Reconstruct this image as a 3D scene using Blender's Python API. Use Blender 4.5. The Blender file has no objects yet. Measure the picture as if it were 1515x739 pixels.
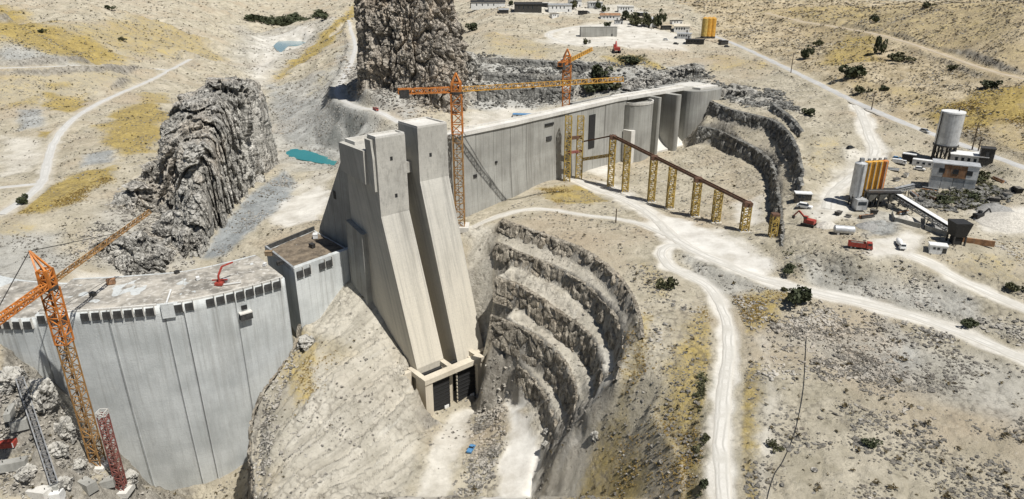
import bpy, math, random, time
import numpy as np
from mathutils import Vector, Matrix
from mathutils.geometry import delaunay_2d_cdt
random.seed(7); RNG = np.random.default_rng(11)
scene = bpy.context.scene
COL = scene.collection

# ------------------------------------------------------------------ camera, sky, sun, exposure
CAMZ = 300.0; FPX = 1010.0; PITCH = math.radians(22.0)
CP, SP = math.cos(PITCH), math.sin(PITCH)
cam_data = bpy.data.cameras.new('camera'); cam = bpy.data.objects.new('camera', cam_data); COL.objects.link(cam)
cam_data.sensor_width = 36.0; cam_data.lens = 36.0 * FPX / 1515.0
cam_data.clip_start = 1.0; cam_data.clip_end = 20000.0
cam.location = (0, 0, CAMZ); cam.rotation_euler = (math.pi / 2 - PITCH, 0, 0)
scene.camera = cam
SUN_EL, SUN_AZ = math.radians(62.0), math.radians(-40.0)      # azimuth measured from +X towards +Y
sun_dir = Vector((math.cos(SUN_EL) * math.cos(SUN_AZ), math.cos(SUN_EL) * math.sin(SUN_AZ), math.sin(SUN_EL)))
world = bpy.data.worlds.new('World'); scene.world = world; world.use_nodes = True
wn = world.node_tree; sky = wn.nodes.new('ShaderNodeTexSky'); sky.sky_type = 'NISHITA'; sky.sun_disc = False
sky.sun_elevation = SUN_EL; sky.sun_rotation = math.pi / 2 - SUN_AZ
sky.altitude = 800; sky.air_density = 1.0; sky.dust_density = 1.6
wn.nodes['Background'].inputs[1].default_value = 0.05
wn.links.new(sky.outputs[0], wn.nodes['Background'].inputs[0])
sl = bpy.data.lights.new('sun', 'SUN'); sl.energy = 5.0; sl.angle = math.radians(0.53); sl.color = (1.0, 0.97, 0.92)
so = bpy.data.objects.new('sun', sl); COL.objects.link(so); so.location = (300, -50, 600)
so.rotation_euler = sun_dir.to_track_quat('Z', 'Y').to_euler()
scene.view_settings.view_transform = 'Standard'; scene.view_settings.look = 'None'
scene.view_settings.exposure = 0.12; scene.view_settings.gamma = 1.0
scene.view_settings.use_curve_mapping = False

# ------------------------------------------------------------------ helpers: picture rays, noise, meshes
def ray(px, py):
    a = (px - 757.5) / FPX; v = (369.5 - py) / FPX
    return (a, CP + v * SP, -SP + v * CP)
def PH(px, py, h):
    r = ray(px, py); d = -h / r[2]
    return (r[0] * d, r[1] * d, CAMZ - h)
def PD(px, py, d):
    r = ray(px, py); return (r[0] * d, r[1] * d, CAMZ + r[2] * d)
def PY(px, py, Y):
    r = ray(px, py); d = Y / r[1]
    return (r[0] * d, Y, CAMZ + r[2] * d)

def _hash(ix, iy, iz, seed):
    h = (ix * 374761393 + iy * 668265263 + iz * 2147483647 + seed * 144665) & 0xFFFFFFFF
    h = ((h ^ (h >> 13)) * 1274126177) & 0xFFFFFFFF
    h = ((h ^ (h >> 16)) * 2246822519) & 0xFFFFFFFF
    return (h ^ (h >> 15)).astype(np.float64) / 4294967296.0
def vnoise(x, y, z, seed=0):
    x = np.asarray(x, float); y = np.asarray(y, float); z = np.asarray(z, float) + 0 * x
    ix = np.floor(x).astype(np.int64); iy = np.floor(y).astype(np.int64); iz = np.floor(z).astype(np.int64)
    fx, fy, fz = x - ix, y - iy, z - iz
    fx = fx * fx * fx * (fx * (fx * 6 - 15) + 10); fy = fy * fy * fy * (fy * (fy * 6 - 15) + 10); fz = fz * fz * fz * (fz * (fz * 6 - 15) + 10)
    r = 0
    for dx in (0, 1):
        for dy in (0, 1):
            for dz in (0, 1):
                r = r + _hash(ix + dx, iy + dy, iz + dz, seed) * (fx if dx else 1 - fx) * (fy if dy else 1 - fy) * (fz if dz else 1 - fz)
    return r * 2 - 1
def fbm(x, y, z, octv=4, seed=0, gain=0.5, ridged=False):
    s = 0; a = 1.0; t = 0; f = 1.0
    for o in range(octv):
        n = vnoise(x * f + 13.7 * o, y * f - 7.1 * o, np.asarray(z) * f + 3.3 * o, seed + o)
        if ridged: n = 1 - 2 * np.abs(n)
        s = s + a * n; t += a; a *= gain; f *= 2.03
    return s / t

def worley(x, y, z, seed=0):
    shp = np.shape(x); x = np.ravel(x); y = np.ravel(y); z = np.ravel(z)
    ix = np.floor(x).astype(np.int64); iy = np.floor(y).astype(np.int64); iz = np.floor(z).astype(np.int64)
    f1 = np.full(len(x), 9.0); f2 = f1.copy(); cid = np.zeros(len(x)); tx = np.zeros(len(x)); ty = tx.copy(); tz = tx.copy()
    for dx in (-1, 0, 1):
        for dy in (-1, 0, 1):
            for dz in (-1, 0, 1):
                a, b_, c_ = ix + dx, iy + dy, iz + dz
                qx = a + _hash(a, b_, c_, seed) - x; qy = b_ + _hash(a, b_, c_, seed + 1) - y; qz = c_ + _hash(a, b_, c_, seed + 2) - z
                d = np.sqrt(qx * qx + qy * qy + qz * qz); up = d < f1
                f2 = np.where(up, f1, np.minimum(f2, d)); cid = np.where(up, _hash(a, b_, c_, seed + 3), cid); tx = np.where(up, qx, tx); ty = np.where(up, qy, ty); tz = np.where(up, qz, tz); f1 = np.where(up, d, f1)
    r = lambda q: q.reshape(shp)
    # per-cell height, a tilt across the cell, distance to the crack between cells
    tilt = tx * (np.modf(cid * 17.3)[0] - .5) + ty * (np.modf(cid * 31.7)[0] - .5) + tz * (np.modf(cid * 47.1)[0] - .5)
    return r(cid * 2 - 1), r(tilt), r(f2 - f1)
def mesh_arrays(name, V, Fq, mats, smooth=True, attrs=None, mat_index=None):
    me = bpy.data.meshes.new(name)
    V = np.asarray(V, np.float32); Fq = np.asarray(Fq, np.int32); n = Fq.shape[1]
    me.vertices.add(len(V)); me.vertices.foreach_set('co', V.ravel())
    me.loops.add(Fq.size); me.loops.foreach_set('vertex_index', Fq.ravel())
    me.polygons.add(len(Fq)); me.polygons.foreach_set('loop_start', np.arange(0, Fq.size, n, dtype=np.int32))
    me.polygons.foreach_set('loop_total', np.full(len(Fq), n, np.int32))
    for m in (mats if isinstance(mats, (list, tuple)) else [mats]): me.materials.append(m)
    me.polygons.foreach_set('use_smooth', np.full(len(Fq), smooth))
    if mat_index is not None: me.polygons.foreach_set('material_index', np.asarray(mat_index, np.int32))
    me.update(calc_edges=True)
    for k, arr in (attrs or {}).items():
        a = me.attributes.new(k, 'FLOAT_COLOR', 'POINT'); a.data.foreach_set('color', np.asarray(arr, np.float32).ravel())
    return me
def link(name, me, parent=None, loc=None, rz=0.0):
    o = bpy.data.objects.new(name, me); COL.objects.link(o)
    if parent: o.parent = parent
    if loc is not None: o.location = loc
    if rz: o.rotation_euler = (0, 0, rz)
    return o
def tag(o, label=None, cat=None, group=None, kind=None):
    if label: o['label'] = label
    if cat: o['category'] = cat
    if group: o['group'] = group
    if kind: o['kind'] = kind
    return o
def thing(name, label, cat, loc=(0, 0, 0), rz=0.0, group=None):
    o = link(name, None, None, loc, rz); o.empty_display_size = 1.0
    return tag(o, label, cat, group)
def copy_tree(o, parent=None):
    c = o.copy(); COL.objects.link(c); c.parent = parent
    for ch in list(o.children): copy_tree(ch, c)
    return c

class MB:
    def __init__(s): s.v = []; s.f = []
    def quadpts(s, pts, faces):
        b = len(s.v); s.v += [tuple(p) for p in pts]; s.f += [tuple(b + i for i in f) for f in faces]; return s
    def hexa(s, lo, hi):
        n = len(lo); fs = [tuple(range(n - 1, -1, -1)), tuple(range(n, 2 * n))] + [(i, (i + 1) % n, n + (i + 1) % n, n + i) for i in range(n)]
        return s.quadpts(list(lo) + list(hi), fs)
    def box(s, x0, x1, y0, y1, z0, z1):
        return s.hexa([(x0, y0, z0), (x1, y0, z0), (x1, y1, z0), (x0, y1, z0)], [(x0, y0, z1), (x1, y0, z1), (x1, y1, z1), (x0, y1, z1)])
    def prism(s, poly, z0, z1):
        return s.hexa([(x, y, z0) for x, y in poly], [(x, y, z1) for x, y in poly])
    def beam(s, p, q, w, h=None):
        p, q = Vector(p), Vector(q); d = (q - p)
        if d.length < 1e-6: return s
        d.normalize(); up = Vector((0, 0, 1)) if abs(d.z) < 0.95 else Vector((1, 0, 0))
        a = d.cross(up).normalized(); b = a.cross(d).normalized(); h = h or w
        c = [(-w / 2, -h / 2), (w / 2, -h / 2), (w / 2, h / 2), (-w / 2, h / 2)]
        return s.hexa([p + a * i + b * j for i, j in c], [q + a * i + b * j for i, j in c])
    def cyl(s, p, q, r0, r1=None, n=14):
        p, q = Vector(p), Vector(q); d = (q - p).normalized(); r1 = r0 if r1 is None else r1
        up = Vector((0, 0, 1)) if abs(d.z) < 0.95 else Vector((1, 0, 0)); a = d.cross(up).normalized(); b = a.cross(d).normalized()
        cs = [(math.cos(2 * math.pi * k / n), math.sin(2 * math.pi * k / n)) for k in range(n)]
        return s.hexa([p + (a * c + b * e) * r0 for c, e in cs], [q + (a * c + b * e) * r1 for c, e in cs])
    def lattice(s, p, q, w, bay, chord, brace, h=None, three=False):
        p, q = Vector(p), Vector(q); d = q - p; L = d.length; d.normalize()
        up = Vector((0, 0, 1)) if abs(d.z) < 0.95 else Vector((1, 0, 0)); a = d.cross(up).normalized(); b = a.cross(d).normalized(); h = h or w
        cs = [a * -w / 2 + b * -h / 2, a * w / 2 + b * -h / 2, b * h / 2] if three else [a * -w / 2 + b * -h / 2, a * w / 2 + b * -h / 2, a * w / 2 + b * h / 2, a * -w / 2 + b * h / 2]
        n = max(1, round(L / bay))
        for c in cs: s.beam(p + c, q + c, chord)
        m = len(cs)
        for k in range(n + 1):
            o = p + d * (L * k / n)
            for i in range(m):
                c0, c1 = cs[i], cs[(i + 1) % m]; s.beam(o + c0, o + c1, brace)
                if k < n:
                    e = p + d * (L * (k + 1) / n)
                    if k % 2 == 0: s.beam(o + c0, e + c1, brace)
                    else: s.beam(o + c1, e + c0, brace)
        return s
    def data(s, name, mat, off=(0, 0, 0), smooth=False):
        me = bpy.data.meshes.new(name); ox, oy, oz = off
        me.from_pydata([(x - ox, y - oy, z - oz) for x, y, z in s.v], [], s.f); me.materials.append(mat)
        if smooth: me.polygons.foreach_set('use_smooth', [True] * len(me.polygons))
        me.update(); return me
    def build(s, name, mat, parent=None, off=None, smooth=False):
        if off is None: off = parent['_o'] if parent is not None and '_o' in parent else (0, 0, 0)
        return link(name, s.data(name, mat, off, smooth), parent)
def wthing(name, label, cat, loc, group=None):          # a thing whose parts are given in world coordinates
    o = thing(name, label, cat, loc, 0, group); o['_o'] = tuple(loc); return o
def wchild(o, off):
    o['_o'] = off; return o

def catmull(pts, n):
    P = np.asarray(pts, float); m = len(P); out = []
    for i in range(m - 1):
        p0 = P[max(i - 1, 0)]; p1 = P[i]; p2 = P[i + 1]; p3 = P[min(i + 2, m - 1)]
        for k in range(n):
            t = k / n
            out.append(0.5 * ((2 * p1) + (-p0 + p2) * t + (2 * p0 - 5 * p1 + 4 * p2 - p3) * t * t + (-p0 + 3 * p1 - 3 * p2 + p3) * t ** 3))
    out.append(P[-1]); return np.array(out)
def resample(P, step):
    P = np.asarray(P, float); s = np.r_[0, np.cumsum(np.linalg.norm(np.diff(P[:, :2], axis=0), axis=1))]
    n = max(2, int(s[-1] / step) + 1); t = np.linspace(0, s[-1], n)
    return np.stack([np.interp(t, s, P[:, k]) for k in range(P.shape[1])], 1)

# ------------------------------------------------------------------ materials (procedural)
def mat_new(name):
    m = bpy.data.materials.new(name); m.use_nodes = True; nt = m.node_tree
    return m, nt, nt.nodes['Principled BSDF']
class NT:
    def __init__(s, nt): s.nt = nt; s.N = nt.nodes; s.L = nt.links
    def val(s, sock, v):
        if isinstance(v, (int, float)): sock.default_value = v
        elif isinstance(v, (tuple, list)): sock.default_value = (*v, 1.0) if len(v) == 3 and sock.type == 'RGBA' else v
        else: s.L.new(v, sock)
    def coord(s): return s.N.new('ShaderNodeTexCoord').outputs['Object']
    def geo(s, k): return s.N.new('ShaderNodeNewGeometry').outputs[k]
    def mapping(s, vec, scale=(1, 1, 1), loc=(0, 0, 0)):
        n = s.N.new('ShaderNodeMapping'); s.L.new(vec, n.inputs[0]); n.inputs['Scale'].default_value = scale; n.inputs['Location'].default_value = loc; return n.outputs[0]
    def noise(s, vec, scale, detail=4, rough=0.6, out='Fac', dist=0.0):
        n = s.N.new('ShaderNodeTexNoise'); s.L.new(vec, n.inputs['Vector']); n.inputs['Scale'].default_value = scale
        n.inputs['Detail'].default_value = detail; n.inputs['Roughness'].default_value = rough; n.inputs['Distortion'].default_value = dist; return n.outputs[out]
    def voro(s, vec, scale, out='Distance', feature='F1'):
        n = s.N.new('ShaderNodeTexVoronoi'); n.feature = feature; s.L.new(vec, n.inputs['Vector']); n.inputs['Scale'].default_value = scale; return n.outputs[out]
    def ramp(s, fac, lo, hi, a=0.0, b=1.0):
        n = s.N.new('ShaderNodeMapRange'); n.interpolation_type = 'SMOOTHSTEP'; s.val(n.inputs[0], fac)
        n.inputs[1].default_value = lo; n.inputs[2].default_value = hi; n.inputs[3].default_value = a; n.inputs[4].default_value = b; return n.outputs[0]
    def math(s, op, a, b=0.0):
        n = s.N.new('ShaderNodeMath'); n.operation = op; s.val(n.inputs[0], a); s.val(n.inputs[1], b); return n.outputs[0]
    def mix(s, fac, a, b, mode='MIX'):
        n = s.N.new('ShaderNodeMix'); n.data_type = 'RGBA'; n.blend_type = mode
        s.val(n.inputs[0], fac); s.val(n.inputs[6], a); s.val(n.inputs[7], b); return n.outputs[2]
    def bump(s, h, strength, dist=1.0, normal=None):
        n = s.N.new('ShaderNodeBump'); n.inputs['Strength'].default_value = strength; n.inputs['Distance'].default_value = dist; s.L.new(h, n.inputs['Height'])
        if normal is not None: s.L.new(normal, n.inputs['Normal'])
        return n.outputs[0]
    def attr(s, name):
        n = s.N.new('ShaderNodeAttribute'); n.attribute_name = name; sp = s.N.new('ShaderNodeSeparateColor'); s.L.new(n.outputs['Color'], sp.inputs[0])
        return sp.outputs[0], sp.outputs[1], sp.outputs[2], n.outputs['Alpha']
    def sep(s, vec):
        n = s.N.new('ShaderNodeSeparateXYZ'); s.L.new(vec, n.inputs[0]); return n.outputs

def plain(name, col, rough=0.6, metal=0.0, var=0.25, scale=0.8, dirt=(0.33, 0.28, 0.2), dirt_amt=0.35):
    m, nt, b = mat_new(name); t = NT(nt); c = t.coord()
    n1 = t.noise(c, scale, 5, 0.65); n2 = t.noise(t.mapping(c, (1, 1, 0.25)), scale * 3.1, 4, 0.7)
    dark = tuple(x * (1 - var) for x in col); lite = tuple(min(1, x * (1 + var * 0.6)) for x in col)
    k = t.mix(t.ramp(n1, 0.3, 0.7), dark, lite)
    k = t.mix(t.math('MULTIPLY', t.ramp(n2, 0.5, 0.75), dirt_amt), k, dirt)
    t.L.new(k, b.inputs['Base Color']); b.inputs['Roughness'].default_value = rough; b.inputs['Metallic'].default_value = metal
    t.L.new(t.bump(n2, 0.15, 0.1), b.inputs['Normal'])
    return m
def rock_mat(name, c_lo, c_mid, c_hi, bed=0.0, scale=1.0, warm=(0.40, 0.29, 0.17)):
    m, nt, b = mat_new(name); t = NT(nt); c = t.coord()
    n1 = t.noise(c, 0.035 * scale, 6, 0.65); n2 = t.noise(t.mapping(c, (1, 1, 0.45)), 0.16 * scale, 8, 0.72, dist=0.6); n3 = t.noise(c, 0.9 * scale, 5, 0.7)
    crack = t.noise(t.mapping(c, (1.0, 1.0, 0.35)), 0.11 * scale, 7, 0.75, dist=1.4)
    k = t.mix(t.ramp(n2, 0.32, 0.5), c_lo, c_mid); k = t.mix(t.ramp(n2, 0.5, 0.72), k, c_hi)
    k = t.mix(t.math('MULTIPLY', t.ramp(n1, 0.48, 0.7), 0.55), k, warm)
    cr = t.ramp(t.math('ABSOLUTE', t.math('SUBTRACT', crack, 0.5)), 0.0, 0.028)
    k = t.mix(t.math('MULTIPLY', t.math('SUBTRACT', 1.0, cr), 0.75), k, tuple(x * 0.3 for x in c_lo))
    k = t.mix(t.math('MULTIPLY', t.ramp(n3, 0.35, 0.65), 0.35), k, tuple(min(1, x * 1.2) for x in c_hi))
    if bed:
        s = t.sep(c)[2]; w = t.noise(t.mapping(c, (0.02, 0.02, 0.55)), 1.0, 5, 0.7)
        k = t.mix(t.math('MULTIPLY', t.ramp(w, 0.42, 0.6), bed), k, tuple(x * 0.55 for x in c_lo))
    t.L.new(k, b.inputs['Base Color']); b.inputs['Roughness'].default_value = 0.92; b.inputs['Specular IOR Level'].default_value = 0.2
    hgt = t.math('ADD', t.math('MULTIPLY', n2, 3.0), t.math('ADD', t.math('MULTIPLY', n3, 0.7), t.math('MULTIPLY', cr, 0.8)))
    t.L.new(t.bump(hgt, 0.9, 1.3), b.inputs['Normal'])
    return m
def concrete_mat(name, c_lo, c_hi, streak=0.5, lift=3.0, dust=None, dust_z=(90, 190), stain=(0.16, 0.15, 0.13), shear=False):
    m, nt, b = mat_new(name); t = NT(nt); c = t.geo('Position')
    if shear:                                           # streaks follow the sloping legs
        x_, y_, z_ = t.sep(c); cx = t.N.new('ShaderNodeCombineXYZ'); t.L.new(t.math('ADD', t.math('MULTIPLY', x_, 0.765), t.math('MULTIPLY', y_, 0.644)), cx.inputs[0])
        t.L.new(t.math('ADD', t.math('SUBTRACT', t.math('MULTIPLY', x_, 0.644), t.math('MULTIPLY', y_, 0.765)), t.math('MULTIPLY', z_, 0.33)), cx.inputs[1]); t.L.new(z_, cx.inputs[2]); c = cx.outputs[0]
    n1 = t.noise(c, 0.05, 5, 0.6); st = t.noise(t.mapping(c, (0.55, 0.55, 0.012)), 1.0, 6, 0.7); st2 = t.noise(t.mapping(c, (1.6, 1.6, 0.05), (31, 7, 3)), 1.0, 4, 0.7); fine = t.noise(c, 1.3, 4, 0.7)
    k = t.mix(t.ramp(n1, 0.3, 0.7), c_lo, c_hi)
    if dust:
        z = t.sep(c)[2]; f = t.ramp(t.math('ADD', z, t.math('MULTIPLY', t.math('SUBTRACT', st, 0.5), 60.0)), dust_z[0], dust_z[1], 1.0, 0.0)
        k = t.mix(f, k, dust)
    lo_ = t.noise(t.mapping(c, (0.09, 0.09, 0.006), (9, 2, 5)), 1.0, 5, 0.75); hz_ = t.ramp(t.sep(c)[2], 60, 150, 0.45, 1.0)
    k = t.mix(t.math('MULTIPLY', t.math('MULTIPLY', t.ramp(lo_, 0.5, 0.68), hz_), streak * 0.8), k, stain)
    k = t.mix(t.math('MULTIPLY', t.math('MULTIPLY', t.ramp(st, 0.46, 0.72), hz_), streak), k, stain)
    k = t.mix(t.math('MULTIPLY', t.ramp(st2, 0.55, 0.8), streak * 0.6), k, tuple(min(1, x * 1.35) for x in c_hi))
    z = t.sep(c)[2]; fr = t.math('FRACT', t.math('DIVIDE', z, lift)); ln = t.ramp(fr, 0.0, 0.09, 1.0, 0.0)
    k = t.mix(t.math('MULTIPLY', ln, t.math('MULTIPLY', t.ramp(n1, 0.35, 0.65), 0.17)), k, stain)
    k = t.mix(t.math('MULTIPLY', t.ramp(fine, 0.4, 0.75), 0.22), k, tuple(x * 0.6 for x in c_lo))
    t.L.new(k, b.inputs['Base Color']); b.inputs['Roughness'].default_value = 0.88; b.inputs['Specular IOR Level'].default_value = 0.25
    h = t.math('ADD', fine, t.math('SUBTRACT', t.math('MULTIPLY', st, 0.6), t.math('MULTIPLY', ln, 0.1)))
    t.L.new(t.bump(h, 0.35, 0.5), b.inputs['Normal'])
    return m
def leaf_mat(name, c1, c2):
    m, nt, b = mat_new(name); t = NT(nt); c = t.coord(); n = t.noise(c, 0.7, 4, 0.7); n2 = t.noise(c, 4.0, 3, 0.7)
    k = t.mix(t.ramp(n, 0.3, 0.7), c1, c2); k = t.mix(t.math('MULTIPLY', n2, 0.4), k, tuple(x * 0.4 for x in c1))
    t.L.new(k, b.inputs['Base Color']); b.inputs['Roughness'].default_value = 0.8; return m

M = {}
M['conc_dam'] = concrete_mat('conc_dam', (0.47, 0.49, 0.48), (0.64, 0.66, 0.645), 0.55, 3.0, stain=(0.24, 0.235, 0.215))
M['conc_tower'] = concrete_mat('conc_tower', (0.40, 0.385, 0.345), (0.53, 0.51, 0.455), 0.42, 3.0, dust=(0.59, 0.545, 0.45), dust_z=(115, 195), shear=True)
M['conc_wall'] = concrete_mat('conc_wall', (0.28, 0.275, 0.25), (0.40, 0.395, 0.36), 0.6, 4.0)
M['conc_lite'] = concrete_mat('conc_lite', (0.55, 0.53, 0.48), (0.68, 0.66, 0.61), 0.2, 50.0)
M['conc_rack'] = concrete_mat('conc_rack', (0.52, 0.46, 0.36), (0.62, 0.56, 0.45), 0.25, 50.0)
M['deck'] = plain('deck', (0.34, 0.315, 0.27), 0.95, 0, 0.55, 0.11, (0.70, 0.68, 0.63), 0.85)
M['deck_brown'] = plain('deck_brown', (0.17, 0.135, 0.095), 0.95, 0, 0.5, 0.2, (0.33, 0.28, 0.22), 0.6)
M['form'] = plain('form', (0.05, 0.05, 0.048), 0.8, 0, 0.5, 0.4, (0.15, 0.14, 0.13), 0.4)
M['black'] = plain('black', (0.018, 0.018, 0.018), 0.7, 0, 0.3, 1.0, (0.06, 0.055, 0.05), 0.4)
M['dark_steel'] = plain('dark_steel', (0.06, 0.058, 0.055), 0.55, 0.4, 0.4, 0.8)
M['orange'] = plain('orange', (0.55, 0.19, 0.035), 0.6, 0, 0.35, 0.3, (0.30, 0.19, 0.10), 0.6)
M['dull_amber'] = plain('dull_amber', (0.33, 0.18, 0.06), 0.7, 0, 0.4, 0.3, (0.27, 0.2, 0.13), 0.6)
M['amber'] = plain('amber', (0.58, 0.31, 0.045), 0.6, 0, 0.3, 0.3, (0.36, 0.25, 0.12), 0.55)
M['yellow_steel'] = plain('yellow_steel', (0.44, 0.31, 0.08), 0.65, 0, 0.4, 0.3, (0.26, 0.2, 0.12), 0.55)
M['brown_steel'] = plain('brown_steel', (0.12, 0.06, 0.035), 0.65, 0, 0.4, 0.5)
M['red'] = plain('red', (0.34, 0.045, 0.03), 0.55, 0, 0.3, 0.5, (0.32, 0.22, 0.16), 0.5)
M['red_mast'] = plain('red_mast', (0.22, 0.07, 0.055), 0.75, 0, 0.4, 0.4, (0.34, 0.26, 0.22), 0.7)
M['white'] = plain('white', (0.74, 0.74, 0.72), 0.45, 0, 0.15, 0.5, (0.5, 0.46, 0.38), 0.35)
M['grey_metal'] = plain('grey_metal', (0.36, 0.37, 0.37), 0.5, 0.2, 0.3, 0.4, (0.28, 0.2, 0.13), 0.45)
M['silver'] = plain('silver', (0.55, 0.56, 0.56), 0.4, 0.3, 0.25, 0.25, (0.3, 0.25, 0.2), 0.35)
M['blue'] = plain('blue', (0.08, 0.24, 0.45), 0.45, 0, 0.2, 0.5)
M['rust'] = plain('rust', (0.30, 0.16, 0.08), 0.8, 0, 0.5, 0.3, (0.45, 0.40, 0.34), 0.5)
M['tyre'] = plain('tyre', (0.02, 0.02, 0.02), 0.8, 0, 0.3, 2.0)
M['wood'] = plain('wood', (0.28, 0.2, 0.12), 0.85, 0, 0.4, 0.6)
m, nt, b = mat_new('glass'); t_ = NT(nt); nn_ = t_.noise(t_.coord(), 1.0, 2); t_.L.new(t_.mix(nn_, (0.015, 0.02, 0.025), (0.04, 0.05, 0.06)), b.inputs['Base Color']); b.inputs['Roughness'].default_value = 0.08; M['glass'] = m
M['crag'] = rock_mat('crag', (0.12, 0.112, 0.098), (0.38, 0.365, 0.325), (0.64, 0.615, 0.56), 0.0, 0.6, (0.46, 0.37, 0.27))
M['cliff'] = rock_mat('cliff', (0.12, 0.105, 0.088), (0.39, 0.345, 0.285), (0.62, 0.57, 0.49), 0.0, 0.8, (0.46, 0.35, 0.24))
M['bench'] = rock_mat('bench', (0.19, 0.165, 0.125), (0.44, 0.39, 0.31), (0.62, 0.565, 0.465), 0.3, 1.2, (0.50, 0.39, 0.26))
M['quarry'] = rock_mat('quarry', (0.10, 0.10, 0.095), (0.23, 0.225, 0.205), (0.42, 0.41, 0.37), 0.4, 0.6, (0.30, 0.25, 0.18))
M['stone'] = rock_mat('stone', (0.16, 0.145, 0.125), (0.34, 0.315, 0.27), (0.52, 0.49, 0.43), 0.0, 3.0, (0.42, 0.34, 0.24))
M['leaf'] = leaf_mat('leaf', (0.045, 0.05, 0.018), (0.12, 0.115, 0.05))
M['leaf_dark'] = leaf_mat('leaf_dark', (0.03, 0.04, 0.016), (0.08, 0.09, 0.036))
M['tuft'] = leaf_mat('tuft', (0.05, 0.042, 0.02), (0.14, 0.10, 0.04))
M['straw'] = leaf_mat('straw', (0.22, 0.14, 0.035), (0.36, 0.25, 0.07))
M['bark'] = plain('bark', (0.09, 0.065, 0.045), 0.9)
# ------------------------------------------------------------------ terrain: survey points and break lines -> TIN -> dense sheet
pts = []; edges = []
def addpt(p):
    pts.append(tuple(p)); return len(pts) - 1
def line(plist):
    ids = [addpt(p) for p in plist]
    for a, b_ in zip(ids[:-1], ids[1:]): edges.append((a, b_))
def H_(*rows):
    for px, py, h in rows: addpt(PH(px, py, h))
def HL(*rows): line([PH(px, py, h) for px, py, h in rows])

WALLS = []
def rock_wall(rows, side, batter, smooth_n=4):
    """rows: (px, py, top h, bottom h); the foot line is the top line moved sideways by the batter"""
    T = np.array([PH(px, py, h) + (CAMZ - hb,) for px, py, h, hb in rows])
    T = catmull(T, smooth_n)
    d = np.gradient(T[:, :2], axis=0); d /= np.linalg.norm(d, axis=1)[:, None] + 1e-9
    nrm = np.stack([d[:, 1], -d[:, 0]], 1) * side
    hgt = T[:, 2] - T[:, 3]
    B = np.c_[T[:, :2] + nrm * (0.8 + batter * hgt[:, None]), T[:, 3]]
    line([tuple(r) for r in T[:, :3]]); line([tuple(r) for r in B])
    WALLS.append((T[:, :3].copy(), B.copy(), nrm))
# intake pit: five benches
rock_wall([(742, 324, 140, 145.9), (775, 336, 140, 146.6), (810, 348, 140, 146.9), (867, 371, 140, 147.6), (912, 405, 141, 148.9), (938, 445, 143, 149.6), (948, 482, 146, 149.3), (950, 500, 147.5, 148.5)], 1, 0.2)
rock_wall([(734, 358, 149, 157), (770, 374, 150, 159), (827, 397, 150.5, 162), (867, 422, 151.5, 164), (901, 453, 153, 166), (918, 484, 154, 166.5), (923, 513, 155, 165), (917, 545, 156.5, 161), (911, 562, 158, 159.5)], 1, 0.12)
rock_wall([(733, 409, 159, 172), (776, 425, 161, 175), (821, 456, 163.5, 178), (861, 484, 166, 181), (884, 513, 168, 182), (891, 547, 169, 179.5), (888, 578, 171, 176), (877, 601, 173, 174.5)], 1, 0.12)
rock_wall([(726, 466, 174, 189), (770, 484, 177, 194), (816, 513, 179.5, 197), (838, 541, 182, 199), (851, 575, 184, 198), (850, 609, 187, 194.5), (842, 640, 190, 191.5)], 1, 0.12)
rock_wall([(768, 537, 196, 206), (793, 564, 198.5, 209), (810, 592, 200.5, 212), (822, 626, 202, 212), (821, 649, 204, 209), (816, 670, 206.5, 208)], 1, 0.12)
# spillway channel, two benches
rock_wall([(1034, 187, 122, 137), (1063, 192, 122, 138), (1100, 209, 123.5, 139), (1131, 227, 126, 140.0), (1147, 250, 127, 140.6), (1154, 300, 128, 140.8), (1158, 335, 131, 139.5), (1158, 368, 136, 137.7)], 1, 0.12)
rock_wall([(1049, 148, 104, 114.2), (1085, 162, 105, 115.2), (1131, 173, 106, 117.0), (1155, 183, 107, 118.9), (1176, 209, 109, 119.5), (1185, 240, 112, 121), (1187, 275, 119, 124)], 1, 0.15)
rock_wall([(1144, 153, 99, 102), (1160, 164, 100.5, 106), (1178, 180, 103, 108.5), (1188, 195, 106.5, 110)], 1, 0.2)
# quarry bands behind the crest
rock_wall([(700, 85, 90, 99), (760, 87, 90, 99.5), (830, 91, 91, 100), (880, 96, 92, 99)], 1, 0.2)
rock_wall([(702, 108, 101, 111), (760, 109, 101, 111), (830, 113, 102, 111), (870, 117, 103, 109)], 1, 0.2)
rock_wall([(706, 131, 113, 128), (760, 130, 113, 129), (812, 131, 113, 128), (850, 136, 115, 126)], 1, 0.2)
# left edge of the rock slab
rock_wall([(444, 480, 188, 205), (440, 505, 195, 240), (414, 545, 199, 252), (386, 585, 204, 262), (372, 622, 211, 270), (371, 680, 219, 276), (378, 739, 223, 278), (385, 790, 225, 278)], 1, 0.12)

# lower right ground
H_((1515, 735, 150), (1720, 735, 150), (1300, 735, 151), (1130, 735, 153), (1515, 640, 148), (1720, 640, 148), (1300, 640, 149), (1150, 600, 150), (1720, 560, 145), (1200, 520, 147), (1350, 545, 146), (1440, 560, 148))
HL((985, 368, 140), (1040, 380, 139.5), (1080, 388, 139.5), (1150, 411, 140.5), (1220, 436, 142), (1330, 462, 144), (1420, 492, 145.5), (1515, 531, 146), (1720, 610, 146))
HL((978, 382, 140.5), (1012, 405, 142), (1048, 424, 143.5), (1064, 448, 145), (1076, 482, 147), (1078, 520, 149), (1074, 560, 150), (1068, 610, 151), (1067, 660, 152), (1071, 739, 153))
H_((1120, 460, 144), (1130, 540, 149), (1040, 520, 149.5), (1010, 470, 146), (990, 420, 143))
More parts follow.
